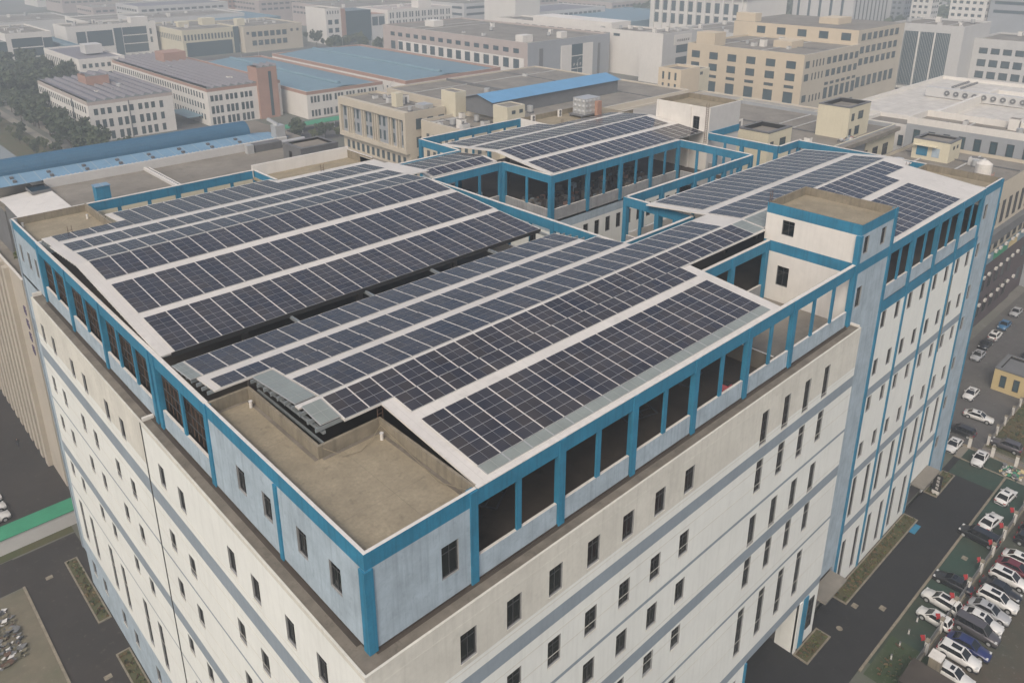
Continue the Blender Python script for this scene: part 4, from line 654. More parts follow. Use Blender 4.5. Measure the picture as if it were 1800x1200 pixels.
# far skyline row
for k, (nm, lb, x0, x1, y0, y1, h, wl, rows_) in enumerate([
    ('government_building', 'long white hazy building with tall columns at the top, right of centre', 540, 600, 300, 390, 44, 'offwhite', 1), ('office_block', 'hazy grey towered block beside the columned white building', 610, 680, 250, 300, 50, 'palegrey', 2),
    ('apartment_tower', 'white hazy apartment tower with small windows, top right', 690, 705, 222, 238, 60, 'offwhite', 3), ('apartment_tower', 'grey hazy apartment tower with stacked balconies at the top edge', 720, 745, 255, 280, 62, 'greyclad', 3), ('apartment_tower', 'second grey balconied tower left of its twin at the top edge', 720, 745, 290, 312, 62, 'greyclad', 3),
    ('hotel_building', 'long hazy grey block with red trim at the top right corner', 640, 660, 60, 165, 40, 'greyclad', 4), ('hotel_building', 'white end wing of the red trimmed block', 636, 652, 166, 190, 46, 'offwhite', 3),
    ('factory_hall', 'low hazy grey hall left of the tan block', 430, 500, 190, 238, 20, 'palegrey', 3), ('factory_hall', 'hazy flat hall with window bands before the columned building', 450, 520, 250, 300, 22, 'palegrey', 4),
    ('warehouse', 'far pale blue roofed sheds in a long strip', 520, 640, 400, 520, 14, 'bluesheet', 0), ('warehouse', 'hazy white box building above the long white block', 470, 500, 480, 520, 30, 'offwhite', 0), ('warehouse', 'hazy long white roofs in the top left corner', 190, 330, 700, 760, 16, 'offwhite', 4),
    ('warehouse', 'faded blue roof behind the hazy glass office', 135, 143, 560, 640, 14, 'bluesheet', 0), ('warehouse', 'flat pale roof with blue panel behind the cream hall', 262, 318, 610, 680, 18, 'bluesheet', 0), ('warehouse', 'grey roof strip with white edges at the top left', 120, 200, 760, 840, 14, 'palegrey', 0), ('office_block', 'pink and white hazy row building at the top', 345, 400, 800, 830, 26, 'pink', 3), ('warehouse', 'broad hazy hall under green netting', 215, 300, 640, 700, 20, 'green3', 0),
    ('factory_hall', 'hazy white hall with dark roof at the top centre', 480, 560, 560, 640, 22, 'palegrey', 4), ('factory_hall', 'farthest grey hall fading into the haze', 600, 720, 640, 720, 26, 'palegrey', 4), ('factory_hall', 'hazy low white hall behind the pinkish hall', 420, 470, 300, 400, 18, 'offwhite', 4)]):
    if wl not in M: wl = 'palegrey'
    S_ = {1: [(3, 1, 1, 54, 14, 1, 1)], 2: [(3 + 7 * i, 1, 1, 2, 4, 42, 1) for i in range(9)], 3: [(1.5 + 4.5 * i, 1, 1, 2.4, 3 + 4.5 * j, 2, 1) for i in range(max(1, int((x1 - x0) / 4.5))) for j in range(max(1, int(h / 4.5) - 1)) if i < 5 and j < 12], 4: [(3, 1, 1, x1 - x0 - 6, z, 2.2, 10) for z in (h - 5, h - 11)], 0: []}[rows_]
    W_ = {1: [(4 + 8.2 * i, 1, 1, 5, z, 8, 2) for i in range(10) for z in (24, 14)], 2: [(4 + 9 * i, 1, 1, 2, 4, 42, 1) for i in range(5)], 3: [(1.5 + 4.5 * i, 1, 1, 2.4, 3 + 4.5 * j, 2, 1) for i in range(max(1, int((y1 - y0) / 4.5))) for j in range(max(1, int(h / 4.5) - 1)) if i < 5 and j < 12], 4: [(3, 1, 1, y1 - y0 - 6, z, 2.2, 10) for z in (h - 5, h - 11)], 0: []}[rows_]
    t = bld(nm, lb, x0, x1, y0, y1, h, wl, 'bluesheet' if wl == 'bluesheet' else 'conc2', S=S_, W=W_)
    if rows_ == 1: add(t, 'column_row', *[(-1.5, -.1, 3 + 8.2 * i, 4.2 + 8.2 * i, 0, 36, 'offwhite') for i in range(11)]); add(t, 'roof_slab', (-2, 60, -1, 91, 36, 37, 'offwhite'))
    if 'red trimmed' in lb or 'red trim' in lb: add(t, 'red_trim', (-.6, -.05, 0, y1 - y0, 11, 12, 'pink'))
rf = random.Random(5); FK = 0
for gx in range(9):
    for gy in range(9):
        x, y = 130 + gx * 120 + rf.uniform(-12, 12), 120 + gy * 125 + rf.uniform(-12, 12); dd = math.hypot(x + 18, y + 31); az = math.degrees(math.atan2(y + 31, x + 18))
        if dd < 690 or dd > 1350 or not (14 < az < 78) or (540 < x < 700 and 180 < y < 420) or (az < 27 and dd < 800) or (18 < az < 32): continue
        hh = rf.uniform(12, 24); X_, Y_ = rf.uniform(60, 100), rf.uniform(50, 95)
        t = bld('factory_hall', 'hazy low hall in the far rows fading out along the top edge', x, x + X_, y, y + Y_, hh, rf.choice(('offwhite', 'palegrey', 'pinkgrey', 'tanpale')), rf.choice(('conc2', 'bluesheet', 'palesheet', 'greysheet', 'conc2')), S=[(3, int(X_ / 7), 6.6, 4.6, z, 2, 3) for z in (hh - 5, hh - 10)], W=[(3, int(Y_ / 7), 6.6, 4.6, z, 2, 3) for z in (hh - 5, hh - 10)], group='far hazy halls along the top edge')
# ---------------- walls, fences -------------------------------------------------
t = thing('boundary_wall', 'concrete boundary wall with green sheet cover crossing the left yard', 'wall', (-40, 81.9, 0)); add(t, 'wall', (0, 41.5, 0, 2.9, 0, 2.4, 'palegrey')); add(t, 'cover', (-.1, 41.6, -.15, 3.1, 2.4, 2.5, 'green')); flat('verge', -40, 0, 80.3, 81.8, .02, 'grass')
t = thing('covered_walkway', 'long green roofed walkway behind the workshop barrel roof', 'walkway', (131, 281, 0)); add(t, 'roof', (0, 75, 0, 7, 3, 3.2, 'green')); add(t, 'post', *[(4 + 8 * i, 4.3 + 8 * i, .2, .5, 0, 3, 'alu') for i in range(9)])
t = thing('site_fence', 'white posted railing fence with red flags between the two car rows', 'fence', (60, -12, 0))
FX = [63.5, 68.2, 72.9, 77.6, 82.3, 87.0, 91.7, 96.4, 101.1, 105.8, 110.5]
pst = MB().box(-.3, .3, -.18, .18, 0, 2.0, 'coping').box(-.36, .36, -.24, .24, 2.0, 2.1, 'concw').mesh('fence_post')
for x in FX: put(pst, 'fence_post', t, (x - 60, 0, 0))
add(t, 'base_wall', (3, 51, -.12, .12, 0, .45, 'concw')); rl = MB()
for a in FX[:-1]:
    for i in range(1, 20): rl.box(a - 60 + i * .235, a - 60 + i * .235 + .03, -.015, .015, .45, 1.7, 'dgrey')
    rl.box(a - 60 + .3, a - 60 + 4.4, -.03, .03, 1.66, 1.74, 'dgrey')
rl.build('railing', t)
M['red'] = plain('red_cloth', (.30, .018, .022), rough=.8); fm = MB(); fm.bar((0, 0, 0), (-.2, .25, 1.3), .04, 'alu')
for i in range(4): z = 1.25 - .18 * i; fm.face([(-.2 + .02 * i, .25 - .04 * i, z), (-.55 - .05 * sin(i * 2), .5 + .1 * cos(i), z - .1), (-.5 - .06 * sin(i * 2 + 1), .45 + .1 * cos(i + 1), z - .34), (-.17 + .02 * i, .2 - .04 * i, z - .2)], 'red')
fm = fm.mesh('red_flag')
for i, x in enumerate(FX[1:9]): tag(put(fm, 'red_flag', None, (x + .2, -11.85, 1.3), rz=random.uniform(-.4, .4)), 'red flag, ' + ('first', 'second', 'third', 'fourth', 'fifth', 'sixth', 'seventh', 'eighth')[i] + ' from the guard hut on the white posted fence', 'flag', 'red flags along the car park fence')
def wavy(x0, y0, L, n, lbl, rz):
    t = thing('wavy_fence', lbl, 'fence', (x0, y0, 0), rz); p = L / n
    for i in range(n + 1): put(pst, 'fence_post', t, (i * p, 0, 0), sc_=(.8, .9, .95))
    b = MB(); g = MB()
    for i in range(n):
        for k in range(14):
            u = (k + .5) / 14; h = 1.35 + .45 * sin(pi * u) if rz else 1.75 - .45 * sin(pi * u); x = i * p + .3 + u * (p - .6); b.box(x - .02, x + .02, -.015, .015, .3, h, 'dgrey')
        g.box(i * p + .25, (i + 1) * p - .25, -.12, .12, 0, .35, 'concw')
    b.build('railing', t); g.build('base_wall', t)
wavy(119.5, -2.8, 21, 5, 'wavy grey railing fence with cream posts before the yellow gatehouse', -1.35 + 1.35)
wavy(116.4, 2.6, 14, 4, 'dark railing fence with white posts behind the two parked white cars', -pi / 2)
t = thing('guard_hut', 'white guard hut with dark flat roof at the bottom right', 'hut', (59.7, -16.3, 0)); add(t, 'wall', (0, 3.6, 0, 4.0, 0, 2.6, 'offwhite')); add(t, 'roof', (-.3, 4.0, -.3, 4.3, 2.6, 2.85, 'floor')); window('W', 0, 1.3, 1.0, 1.6, 1.1, t, depth=-.05, cols=2, transom=0); add(t, 'door', (.5, 1.4, -.05, 0, .05, 2.1, 'frame'))
t = thing('gate_pillar', 'rough concrete gate pillar beside the guard hut roof', 'pillar', (65.0, -14.4, 0)); add(t, 'shaft', (0, 1.3, 0, 1.2, 0, 3, 'concw')); add(t, 'cap', (-.1, 1.4, -.1, 1.3, 3, 3.15, 'coping'))
bm = MB().cyl((0, 0, 0), .16, .08, 'dgrey').cyl((0, 0, .08), .09, .62, 'coping').cyl((0, 0, .7), .12, .06, 'dgrey').mesh('bollard')
for i, (x, y) in enumerate(((72.4, -9.45), (69.7, -9.5), (67.0, -9.5), (64.4, -9.55))): tag(put(bm, 'bollard', None, (x, y, .01)), ('white bollard closest to the white hatchback', 'second white bollard below the white hatchback', 'third white bollard, second nearest the guard hut lawn', 'last white bollard, nearest the guard hut lawn')[i], 'bollard', 'white bollards on the green paving')
t = thing('entrance_sign', 'tall black sign with white strokes by the far entrance canopy', 'sign', (99.6, -1.6, .1)); add(t, 'board', (0, .2, -.6, .6, .6, 3.4, 'black')); add(t, 'stand', (-.1, .3, -.5, .5, 0, .6, 'coping')); sg = MB()
for i in range(4): glyph(sg, -.35, 2.7 - i * .62, .5, 70 + i, lambda b, a, e, z0, z1: b.box(-.04, -.002, a, e, z0, z1, 'coping'))
sg.build('lettering', t)
# rubble
def rubble(x0, x1, y0, y1, n, lbl, mats_=('dgrey', 'palegrey', 'dgrey', 'rust', 'soil', 'soil', 'frame')):
    b = MB()
    for _ in range(n):
        x, y = random.uniform(x0, x1), random.uniform(y0, y1); s = random.uniform(.12, .55); a = random.random() * pi; z = random.uniform(0, .35)
        p = [(x + s * cos(a + q), y + s * .8 * sin(a + q), z + random.uniform(0, s * .7)) for q in (0, 1.5, 3.1, 4.6)]; m = random.choice(mats_); b.face(p, m).face([p[0], p[1], (x, y, 0)], m).face([p[2], p[3], (x, y, 0)], m)
    return tag(b.build('rubble_pile'), lbl, 'rubble', kind='stuff')
rubble(-18, -10.6, 61, 71, 420, 'heap of broken boards and rubble beside the left road'); rubble(112.4, 115.2, -9.5, -6.6, 150, 'heap of bags and waste at the end of the car park fence', ('black', 'green', 'yellow', 'dgrey', 'coping'))
# things under the solar roof
for k, (x, y, rz, lb) in enumerate(((13.5, 4, .5, 'dark steel frame lying on the top floor, nearest the corner room'), (29, 4.5, -.3, 'dark steel frame lying on the top floor behind the middle openings'), (37.5, 4.2, .2, 'stacked dark steel frames near the pink bin'), (42.5, 5.5, .7, 'tangle of dark steel frames near the open terrace'))):
    b = MB(); [b.bar((0, i * .9, .15 + .02 * i), (3.2, i * .9, .15), .1, 'frame') for i in range(5)]; b.bar((0, 0, .15), (0, 3.6, .15), .12, 'frame').bar((3.2, 0, .15), (3.2, 3.6, .15), .12, 'frame').bar((1.6, 0, .4), (2.2, 3.6, .6), .08, 'frame')
    tag(b.build('steel_frame', None, (x, y, 42), rz=rz), lb, 'steel frame', 'steel frames lying on the top floor')
M['pinkp'] = plain('pink_plastic', (.55, .14, .17)); t = thing('bin', 'small pink bin standing on the top floor behind the low wall', 'bin', (38.6, 1.0, 42)); MB().box(-.35, .35, -.3, .3, 0, 1.5, 'pinkp').build('bin_body', t); MB().box(-.38, .38, -.33, .33, 1.5, 1.55, 'black').build('rim', t)
def clutter(x0, x1, y0, y1, n, lbl):
    b = MB()
    for _ in range(n): x, y, s = random.uniform(x0, x1), random.uniform(y0, y1), random.uniform(.3, .9); b.box(x, x + s, y, y + s * .8, 42, 42 + s * random.uniform(.6, 1.8), random.choice(('pink', 'dim', 'dim', 'dim', 'conc2', 'dgrey', 'dgrey', 'dgrey', 'frame', 'pale', 'floor')))
    tag(b.build('stored_goods'), lbl, 'stored goods', kind='stuff')
clutter(63, 90, 46, 53, 260, 'mixed boxes and sacks stored under the rear solar roof'); clutter(50, 60, 56, 62, 60, 'boxes stored under the link bridge roof')
t = thing('water_tank', 'riveted steel panel water tank on the rear wing roof', 'water tank', (96.5, 69.5, 48.05)); b = MB().box(0, 4.4, 0, 3.2, .6, 3.6, 'alu')
for i in range(4):
    for j in range(3): b.cyl((.55 + 1.1 * i, .02, 1.1 + j), .42, -.14, 'alu', 'y', 12, r2=.12)
for i in range(3):
    for j in range(3): b.cyl((.02, .55 + 1.05 * i, 1.1 + j), .42, -.14, 'alu', 'x', 12, r2=.12)
b.build('tank_body', t); MB().box(-1, 4.6, -.2, 3.4, .35, .58, 'dgrey').box(-.9, -.7, 0, .2, 0, .35, 'dgrey').box(4.2, 4.4, 0, .2, 0, .35, 'dgrey').box(-.9, -.7, 3, 3.2, 0, .35, 'dgrey').box(4.2, 4.4, 3, 3.2, 0, .35, 'dgrey').build('support_frame', t); MB().box(2.6, 3.8, -.9, -.15, 0, 3.0, 'rust2' if 'rust2' in M else 'pink').build('rusty_panel', t)
am = MB().box(0, .9, 0, .35, 0, 1.4, 'coping').cyl((.45, -.01, .4), .3, .02, 'dgrey', 'y').cyl((.45, -.01, 1.0), .3, .02, 'dgrey', 'y').mesh('air_conditioner')
for x, y, l in ((86.0, 73.4, 'white twin fan outdoor unit by the left parapet of the rear roof'), (93.5, 73.6, 'white twin fan outdoor unit left of the steel panel tank')): tag(put(am, 'air_conditioner', None, (x, y, 48.05)), l, 'air conditioner', 'outdoor units on the rear roof')
# ---------------- trees -----------------------------------------------------------
def crown_mesh(r, h, n, leaf, seed, s=.35):
    rd = random.Random(seed); b = MB(); cl = [(rd.gauss(0, r * .42), rd.gauss(0, r * .42), h * rd.uniform(.25, .95), r * rd.uniform(.28, .5)) for _ in range(11)]
    for _ in range(n):
        c = rd.choice(cl); v = Vector((rd.gauss(0, 1), rd.gauss(0, 1), rd.gauss(0, 1))).normalized() * c[3] * rd.uniform(.55, 1.1); p = Vector(c[:3]) + v
        a = Vector((rd.gauss(0, 1), rd.gauss(0, 1), rd.gauss(0, .6))).normalized() * s * rd.uniform(.6, 1.5); d_ = a.cross(Vector((rd.gauss(0, 1), rd.gauss(0, 1), rd.gauss(0, 1)))).normalized() * s * rd.uniform(.5, 1.1)
        b.face([p - a, p + d_, p + a, p - d_], leaf)
    return b.mesh('crown')
def trunk_mesh(h, r, seed):
    rd = random.Random(seed); b = MB().cyl((0, 0, 0), r, h * .55, 'bark', n=7, r2=r * .6)
    for _ in range(4): a = rd.random() * 2 * pi; b.bar((0, 0, h * .45), (cos(a) * h * .22, sin(a) * h * .22, h * .8), r * .6, 'bark')
    return b.mesh('trunk')
CR = [(crown_mesh(3.2, 7, 620, 'leaf', 1, .55), trunk_mesh(5, .22, 1)), (crown_mesh(3.8, 8, 700, 'leaf', 2, .6), trunk_mesh(5.5, .25, 2)), (crown_mesh(2.8, 6, 520, 'leaf2', 3, .5), trunk_mesh(4.5, .2, 3))]
TN = [0]
def tree(x, y, k, s, label, group, z=0, name='tree'):
    t = thing(name, label, 'tree', (x, y, z), random.random() * 6, group); t.scale = (s, s, s * random.uniform(.85, 1.2)); put(CR[k][0], 'crown', t, (0, 0, 1.4)); put(CR[k][1], 'trunk', t); return t
for i in range(34): tree(66.8 + random.uniform(0, 8.5), 282 + i * 4.2 + random.uniform(-2, 2), i % 3 if i % 5 == 0 else i % 2, random.uniform(.9, 1.35), 'bushy dark green tree in the belt between the canal path and the nearest mill', 'trees between the canal path and the mills')
for i in range(48): tree(66 + random.uniform(0, 42), 425 + random.uniform(0, 130), i % 2, random.uniform(1.1, 1.7), 'dark hazy tree in the grove at the left edge, beyond the mills', 'trees in the grove beyond the mills')
for i in range(22): tree(50 + random.uniform(0, 10), 262 + i * 7, 2 if i % 2 else 0, random.uniform(.45, .8), 'low shrubby tree on the brown canal bank', 'shrubby trees on the canal bank')
for i in range(26): tree(140 + i * 3.6 + random.uniform(-1, 1), 262 + random.uniform(0, 15), i % 3, random.uniform(.6, 1.0), 'small tree in the strip beside the green roofed walkway', 'small trees beside the green walkway')
for i in range(20): tree(300 + random.uniform(0, 45), 500 + random.uniform(-30, 34), i % 3, random.uniform(.8, 1.3), 'hazy tree in the belt before the white tower wing', 'trees before the white tower wing')
for i in range(30): tree(405 + i * 3, 236 + random.uniform(-10, 10), i % 2, random.uniform(1.1, 1.6), 'hazy street tree right of the tall pale block', 'trees right of the tall pale block')
for x, y, s, l in ((7.0, 106, .4, 'small potted tree on the left terrace, by its far edge'), (4.3, 98.5, .42, 'small potted tree on the left terrace, above the ribs')): 
    tree(x, y, 2, s, l, 'potted trees on the left terrace', 35.2, 'potted_tree'); tag(MB().cyl((0, 0, 0), .6, .6, 'pinkgrey', n=12).build('planter', None, (x, y, 34.4)), l.replace('small potted tree', 'round brown planter'), 'planter', 'round planters on the left terrace')
wd = MB()
for _ in range(9000):
    x, y = random.uniform(640, 1100), random.uniform(230, 560); z = random.uniform(4, 16); s = random.uniform(2.2, 4.5); a = random.random() * pi; wd.face([(x - s * cos(a), y - s * sin(a), z), (x + s * .5 * sin(a), y - s * .5, z + s * .7), (x + s * cos(a), y + s * sin(a), z), (x, y + s * .4, z - s * .5)], 'leaf')
tag(wd.build('distant_wood'), 'far wooded slope fading into the haze at the top right', 'woodland', kind='stuff')
# ---------------- lamp posts ---------------------------------------------------------
lp = MB().cyl((0, 0, 0), .14, 9, 'alu', n=8, r2=.08).bar((0, 0, 9), (1.4, 0, 9.6), .1, 'alu').mesh('post'); lh = MB().box(1.1, 2.1, -.18, .18, 9.52, 9.66, 'coping').mesh('lamp_head')
for x, y, l in ((228, 500, 'left one of the twin street lamps before the netted hall'), (238, 494, 'right one of the twin street lamps before the netted hall'), (297, 480, 'street lamp left of the dark glass hall'), (318, 474, 'street lamp right under the dark glass hall'), (212, 300, 'street lamp between the two blue roofs'), (340, 290, 'street lamp rising before the pinkish grey hall')):
    t = thing('street_lamp', l, 'street lamp', (x, y, 0), group='street lamps on the far roads'); t.scale = (1.2, 1.2, 1.35); put(lp, 'post', t); put(lh, 'lamp_head', t)
# ---------------- cars ------------------------------------------------------------
def paint(name, c): return plain('car_paint_' + name, c, rough=.28, coat=.6)
PC = dict(white=paint('white', (.62, .62, .60)), black=paint('black', (.012, .012, .014)), silver=paint('silver', (.33, .34, .35)), red=paint('dark_red', (.12, .012, .02)), blue=paint('dark_blue', (.012, .02, .10)), grey=paint('grey', (.07, .065, .07)), sky=paint('mid_blue', (.03, .13, .26)))
M['head'] = plain('headlight_glass', (.55, .56, .55), rough=.1); M['tail'] = plain('tail_light_glass', (.28, .01, .012), rough=.2); M['carglass'] = plain('car_glass', (.010, .011, .013), rough=.08)
KIND = {  # length, half width, belt z, roof z, glasshouse bottom x (rear, front), top x, section heights scale
    'sedan': (4.8, .91, .93, 1.45, (-1.85, 1.05), (-1.05, .25)), 'suv': (4.65, .93, 1.08, 1.68, (-2.15, 1.05), (-1.85, .25)),
    'hatch': (4.05, .86, .95, 1.52, (-1.9, 1.0), (-1.6, .2)), 'van': (5.1, .95, 1.12, 1.86, (-2.45, 1.45), (-2.3, .75))}
def car_mesh(kind, color):
    L_, hw, zb, zr, gb_, gt = KIND[kind]; h = L_ / 2; pm = PC[color]
    st = [(-h, .72, .62), (-h + .12, .90, .9), (-h + .6, .98, .99), (-.6, 1, 1.0), (.7, 1, .99), (h - 1.1, .98, .93), (h - .55, .95, .84), (h - .15, .86, .72), (h, .66, .58)]
    b = MB(); rings = []
    for x, a, c in st:
        w_ = hw * a; zt = zb * c; half = [(w_ * .93, .24), (w_, .5), (w_ * .985, zt - .12), (w_ * .88, zt)]; ring = [(x, y, z) for y, z in half] + [(x, 0, zt + .035)] + [(x, -y, z) for y, z in reversed(half)]
        k = len(b.v); b.v += ring; rings.append(list(range(k, k + 9)))
    mi = b.mi(pm)
    for r0, r1 in zip(rings[:-1], rings[1:]):
        for i in range(8): b.f.append((r0[i], r0[i + 1], r1[i + 1], r1[i])); b.m.append(mi)
        b.f.append((r0[8], r0[0], r1[0], r1[8])); b.m.append(mi)
    b.f.append(tuple(rings[0])); b.m.append(mi); b.f.append(tuple(reversed(rings[-1]))); b.m.append(mi)
    body = b.mesh('body', True)
    d_ = MB(); d_.box(-h + .05, h - .05, -hw * .93, hw * .93, .16, .25, 'black')
    for x in (-h + .88, h - .88):
        for s in (-1, 1): d_.cyl((x, s * (hw + .006) - (.02 if s > 0 else 0), .37), .42, .02, 'black', 'y', 16)
    d_.box(h - .35, h + .01, -.38, .38, .3, .5, 'black'); und = d_.mesh('trim')
    g = MB(); wb, wt = hw * .86, hw * .70; B = [(gb_[0], -wb, zb * .97), (gb_[1], -wb, zb * .95), (gb_[1], wb, zb * .95), (gb_[0], wb, zb * .97)]; T = [(gt[0], -wt, zr - .05), (gt[1], -wt, zr - .03), (gt[1], wt, zr - .03), (gt[0], wt, zr - .05)]
    for i in range(4): j = (i + 1) % 4; g.face([B[i], B[j], T[j], T[i]], 'carglass')
    glass_ = g.mesh('windows'); r = MB(); e = .05
    r.v += [(gt[0] - e, -wt - e, zr - .06), (gt[1] + e, -wt - e, zr - .05), (gt[1] + e, wt + e, zr - .05), (gt[0] - e, wt + e, zr - .06), (gt[0] + .1, -wt + .08, zr), (gt[1] - .1, -wt + .08, zr), (gt[1] - .1, wt - .08, zr), (gt[0] + .1, wt - .08, zr)]
    for q in ((3, 2, 1, 0), (4, 5, 6, 7), (0, 1, 5, 4), (1, 2, 6, 5), (2, 3, 7, 6), (3, 0, 4, 7)): r.f.append(q); r.m.append(r.mi(pm))
    for s in (0, 1, 2, 3): r.bar(Vector(B[s]) * .995, Vector(T[s]) * .998, .09, pm)
    for f in (.48,) if kind in ('sedan', 'hatch') else (.33, .62):
        for s in (0, 1): a_, c_ = (B[0], B[1]) if s == 0 else (B[3], B[2]); u_, v_ = (T[0], T[1]) if s == 0 else (T[3], T[2]); r.bar(Vector(a_).lerp(Vector(c_), f), Vector(u_).lerp(Vector(v_), f), .07, 'black')
    for s in (-1, 1): r.box(gb_[1] - .62, gb_[1] - .42, s * hw * .9, s * (hw + .13), zb - .02, zb + .13, pm)
    roof = r.mesh('roof', False)
    hl = MB().box(h - .42, h - .12, .48 * hw, .88 * hw, zb * .68, zb * .78, 'head').mesh('headlight'); tl = MB().box(-h - .005, -h + .2, .5 * hw, .9 * hw, zb * .72, zb * .84, 'tail').mesh('tail_light')
    return body, und, glass_, roof, hl, tl
TY = MB().cyl((0, -.11, 0), .335, .22, 'black', 'y', 18).mesh('tyre'); RM = MB().cyl((0, -.13, 0), .22, .26, 'alu', 'y', 10).mesh('rim')
SR = {k: MB().box(KIND[k][5][0] + (.75 if k == 'sedan' else .9), KIND[k][5][1] - .12, -.36, .36, KIND[k][3] - .002, KIND[k][3] + .012, 'carglass').mesh('sunroof') for k in KIND}
CARS = {}; GR = {'k': 'cars parked on the green paving', 'f': 'cars parked beyond the flag fence', 'e': 'cars parked along the east road', 'w': 'cars parked in the left yard', 'n': 'cars by the dark railing fence'}
def car(kind, color, x, y, rz, label, g, sun=False):
    key = (kind, color, sun)
    if key not in CARS:
        t = thing('parked_car', label, 'car'); ms_ = car_mesh(kind, color); h = KIND[kind][0] / 2; hw = KIND[kind][1]
        for me, nm in zip(ms_[:4], ('body', 'trim', 'windows', 'roof')): put(me, nm, t)
        for s in (1, -1): put(ms_[4], 'headlight', t, sc_=(1, s, 1)); put(ms_[5], 'tail_light', t, sc_=(1, s, 1))
        for wx in (-h + .88, h - .88):
            for s in (1, -1): wh = put(TY, 'wheel', t, (wx, s * (hw - .1), .335)); put(RM, 'rim', wh)
        if sun: put(SR[kind], 'sunroof', t)
        CARS[key] = t
    else: t = copy_tree(CARS[key])
    t.location = (x, y, .015); t.rotation_euler = (0, 0, rz); tag(t, label, 'car', GR[g])
U, D = pi / 2, -pi / 2
car('hatch', 'white', 73.9, -10.9, U - .05, 'small white hatchback with plain roof, nearest the bollards', 'k')
car('suv', 'white', 77.3, -10.5, U - .08, 'white suv with glass roof beside the white hatchback', 'k', True)
car('sedan', 'black', 82.0, -10.3, U + .03, 'black sedan alone on the green paving above the white suv', 'k', True)
car('van', 'black', 93.7, -9.6, U - .05, 'big black people carrier standing across the far end of the green paving', 'k')
car('sedan', 'white', 98.4, -9.7, -.12, 'white sedan right behind the black people carrier', 'k', True)
car('sedan', 'white', 106.2, -9.4, -.08, 'white sedan farthest along the green paving, by the waste heap', 'k', True)
F = [('sedan', 'white', 67.0, 'white sedan with dark glass roof at the bottom edge beyond the fence', True), ('suv', 'white', 70.2, 'white suv with small sunroof next to the dark blue car', True), ('sedan', 'blue', 72.6, 'dark blue sedan between the white suv and the grey van', False), ('van', 'grey', 75.8, 'grey brown roofed van beyond the fence', False),
     ('sedan', 'white', 77.9, 'white sedan just above the grey roofed van', True), ('sedan', 'silver', 80.2, 'silvery white sedan third above the grey roofed van', True), ('suv', 'white', 82.9, 'white suv right below the black sedan beyond the fence', True), ('sedan', 'black', 85.2, 'black sedan squeezed between two white cars beyond the fence', False),
     ('suv', 'white', 88.0, 'white suv with brown tinted windows just below the dark red car', True), ('sedan', 'red', 90.7, 'dark red car beyond the fence', False), ('sedan', 'white', 93.0, 'white sedan just above the dark red car', True), ('suv', 'black', 97.6, 'nearer of two black suvs beyond the fence', False), ('suv', 'black', 100.3, 'farther of two black suvs beyond the fence', False), ('suv', 'white', 104.7, 'white car at the far end of the row beyond the fence', False)]
for k_, c_, x_, l_, s_ in F: car(k_, c_, x_, -15.2 - random.uniform(-.2, .2), D + random.uniform(-.03, .03), l_, 'f', s_)
car('sedan', 'white', 114.4, .9, pi, 'white sedan half hidden by the far corner of the factory', 'n', True); car('sedan', 'white', 113.6, -3.4, pi + .05, 'white sedan parked at the dark railing, right of its neighbour', 'n', True)
car('suv', 'black', 119.6, 1.6, U, 'black car behind the dark railing, left of the other dark car', 'n'); car('suv', 'grey', 120.6, -5.2, U, 'dark grey car behind the white posted railing', 'n')
car('sedan', 'white', 126.6, 1.0, D + .1, 'white sedan standing across the east road', 'e', True); car('sedan', 'white', 133.8, 4.6, pi, 'white car nearest the factory on the east road', 'e', True)
car('sedan', 'silver', 150.5, 8.8, pi, 'silver sedan first in the line along the grass verge', 'e', True); car('sedan', 'black', 156.8, 9.4, pi, 'dark car second in the line along the grass verge', 'e'); car('suv', 'white', 162.4, 9.3, 0, 'white suv third in the line along the grass verge', 'e', True)
car('sedan', 'sky', 169.4, 9.6, pi, 'mid blue sedan in the line along the grass verge', 'e'); car('sedan', 'silver', 178.5, 9.9, pi, 'silver car farthest in the line along the grass verge', 'e')
car('sedan', 'black', 157.5, 1.8, pi, 'black car at the right edge above the yellow gatehouse', 'e'); car('suv', 'grey', 151, 1.0, pi, 'dark grey car just behind the yellow gatehouse', 'e')
for i, l in enumerate(('upper', 'middle', 'lower')): car('sedan', 'white', -8.3, 95.6 - 2.7 * i, .02, l + ' one of three white cars at the left edge of the yard', 'w')
car('sedan', 'white', 72.5, 452, U, 'hazy white car on the tan patch, left of its twin', 'w'); car('sedan', 'silver', 75.6, 452, U, 'hazy silver car on the tan patch, right of its twin', 'w'); flat('parking_lot', 69, 79, 352, 450, .03, 'croad')
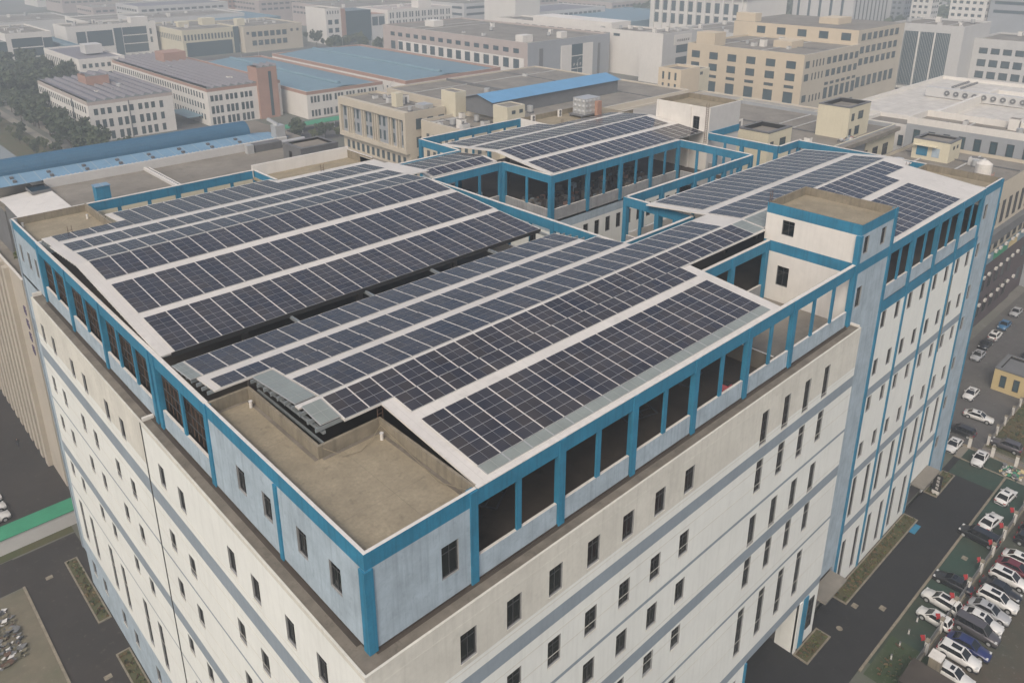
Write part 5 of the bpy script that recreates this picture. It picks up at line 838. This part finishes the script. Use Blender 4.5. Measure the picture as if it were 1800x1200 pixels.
# ---------------- person ------------------------------------------------------------
def person(x, y, rz, label):
    V = {}; E_ = []; R0 = {}
    def j(n, p, r, par=None): V[n] = p; R0[n] = r; (E_.append((par, n)) if par else None)
    j('pelvis', (0, 0, .95), .145); j('belly', (.02, 0, 1.12), .14, 'pelvis'); j('chest', (.03, 0, 1.32), .165, 'belly'); j('neck', (.04, 0, 1.48), .06, 'chest'); j('jaw', (.06, 0, 1.56), .065, 'neck'); j('face', (.075, 0, 1.63), .088, 'jaw'); j('skull', (.055, 0, 1.70), .085, 'face'); j('nose', (.17, 0, 1.62), .014, 'face')
    for s, n in ((1, 'l'), (-1, 'r')):
        f = s * .16
        j('sh' + n, (.03, s * .19, 1.41), .068, 'chest'); j('el' + n, (-f * .9, s * .25, 1.13), .046, 'sh' + n); j('wr' + n, (-f * .9 + .12, s * .25, .90), .03, 'el' + n); j('pa' + n, (-f * .9 + .15, s * .245, .83), .034, 'wr' + n)
        for k in range(4): q = -f * .9 + .15 + (k - 1.5) * .02; j('f%d%s' % (k, n), (q, s * .24, .78), .0095, 'pa' + n); j('g%d%s' % (k, n), (q - .008, s * .225, .745 + .008 * abs(k - 1)), .0085, 'f%d%s' % (k, n))
        j('th' + n, (-f * .9 + .205, s * .225, .80), .0105, 'pa' + n)
        j('hip' + n, (0, s * .09, .88), .098, 'pelvis'); j('kn' + n, (f * .8 + .03, s * .1, .49), .062, 'hip' + n); j('an' + n, (f * 1.6 - .04, s * .1, .09), .042, 'kn' + n); j('to' + n, (f * 1.6 + .14, s * .11, .04), .036, 'an' + n)
    names = list(V); me = bpy.data.meshes.new('person'); me.from_pydata([V[n] for n in names], [(names.index(a), names.index(b)) for a, b in E_], []); o = bpy.data.objects.new('person', me); col.objects.link(o)
    m_ = o.modifiers.new('skin', 'SKIN'); me.skin_vertices if me.skin_vertices else None
    o.location = (x, y, .01); o.rotation_euler = (0, 0, rz)
    bpy.context.view_layer.objects.active = o
    for i, n in enumerate(names): sv = me.skin_vertices[0].data[i]; sv.radius = (R0[n], R0[n]); sv.use_root = (n == 'pelvis')
    o.modifiers.new('sub', 'SUBSURF').render_levels = 2
    cm = bpy.data.materials.new('dark_clothes'); cm.use_nodes = True; n = cm.node_tree; tc = n.nodes.new('ShaderNodeTexCoord'); sp = n.nodes.new('ShaderNodeSeparateXYZ'); n.links.new(tc.outputs['Object'], sp.inputs[0]); r = n.nodes.new('ShaderNodeValToRGB'); r.color_ramp.interpolation = 'CONSTANT'
    mp = n.nodes.new('ShaderNodeMath'); mp.operation = 'DIVIDE'; mp.inputs[1].default_value = 1.8; n.links.new(sp.outputs[2], mp.inputs[0]); n.links.new(mp.outputs[0], r.inputs[0]); e = r.color_ramp.elements
    e[0].color = (.01, .01, .01, 1); e[1].position = .06; e[1].color = (.03, .035, .05, 1)
    for p_, c in ((.52, (.012, .012, .014, 1)), (.83, (.36, .21, .15, 1))): q = e.new(p_); q.color = c
    n.links.new(r.outputs[0], n.nodes['Principled BSDF'].inputs[0]); me.materials.append(cm)
    hb = MB()
    for a in range(5):
        for b_ in range(10): t0, t1 = a * .3, (a + 1) * .3; p0, p1 = b_ * pi / 5, (b_ + 1) * pi / 5; hb.face([(.03 + .1 * sin(t) * cos(p), .095 * sin(t) * sin(p), 1.70 + .1 * cos(t)) for t, p in ((t0, p0), (t1, p0), (t1, p1), (t0, p1))], 'black')
    hb.build('hair', o); return tag(o, label, 'person')
person(-.6, 108.6, -1.9, 'person in dark clothes walking across the left yard beside the ribbed wall')
# ---------------- haze ----------------------------------------------------------------
hz = MB().box(-905, 2605, -905, 2605, -1, 88, 'coping').mesh('haze'); hz.materials.clear(); hm = bpy.data.materials.new('haze_air'); hm.use_nodes = True; n = hm.node_tree; n.nodes.remove(n.nodes['Principled BSDF'])
pv = n.nodes.new('ShaderNodeVolumePrincipled'); pv.inputs['Color'].default_value = (.75, .82, .87, 1); pv.inputs['Density'].default_value = .00078; pv.inputs['Anisotropy'].default_value = 0.1
n.links.new(pv.outputs[0], n.nodes['Material Output'].inputs['Volume']); hz.materials.append(hm); tag(put(hz, 'haze'), kind='stuff')
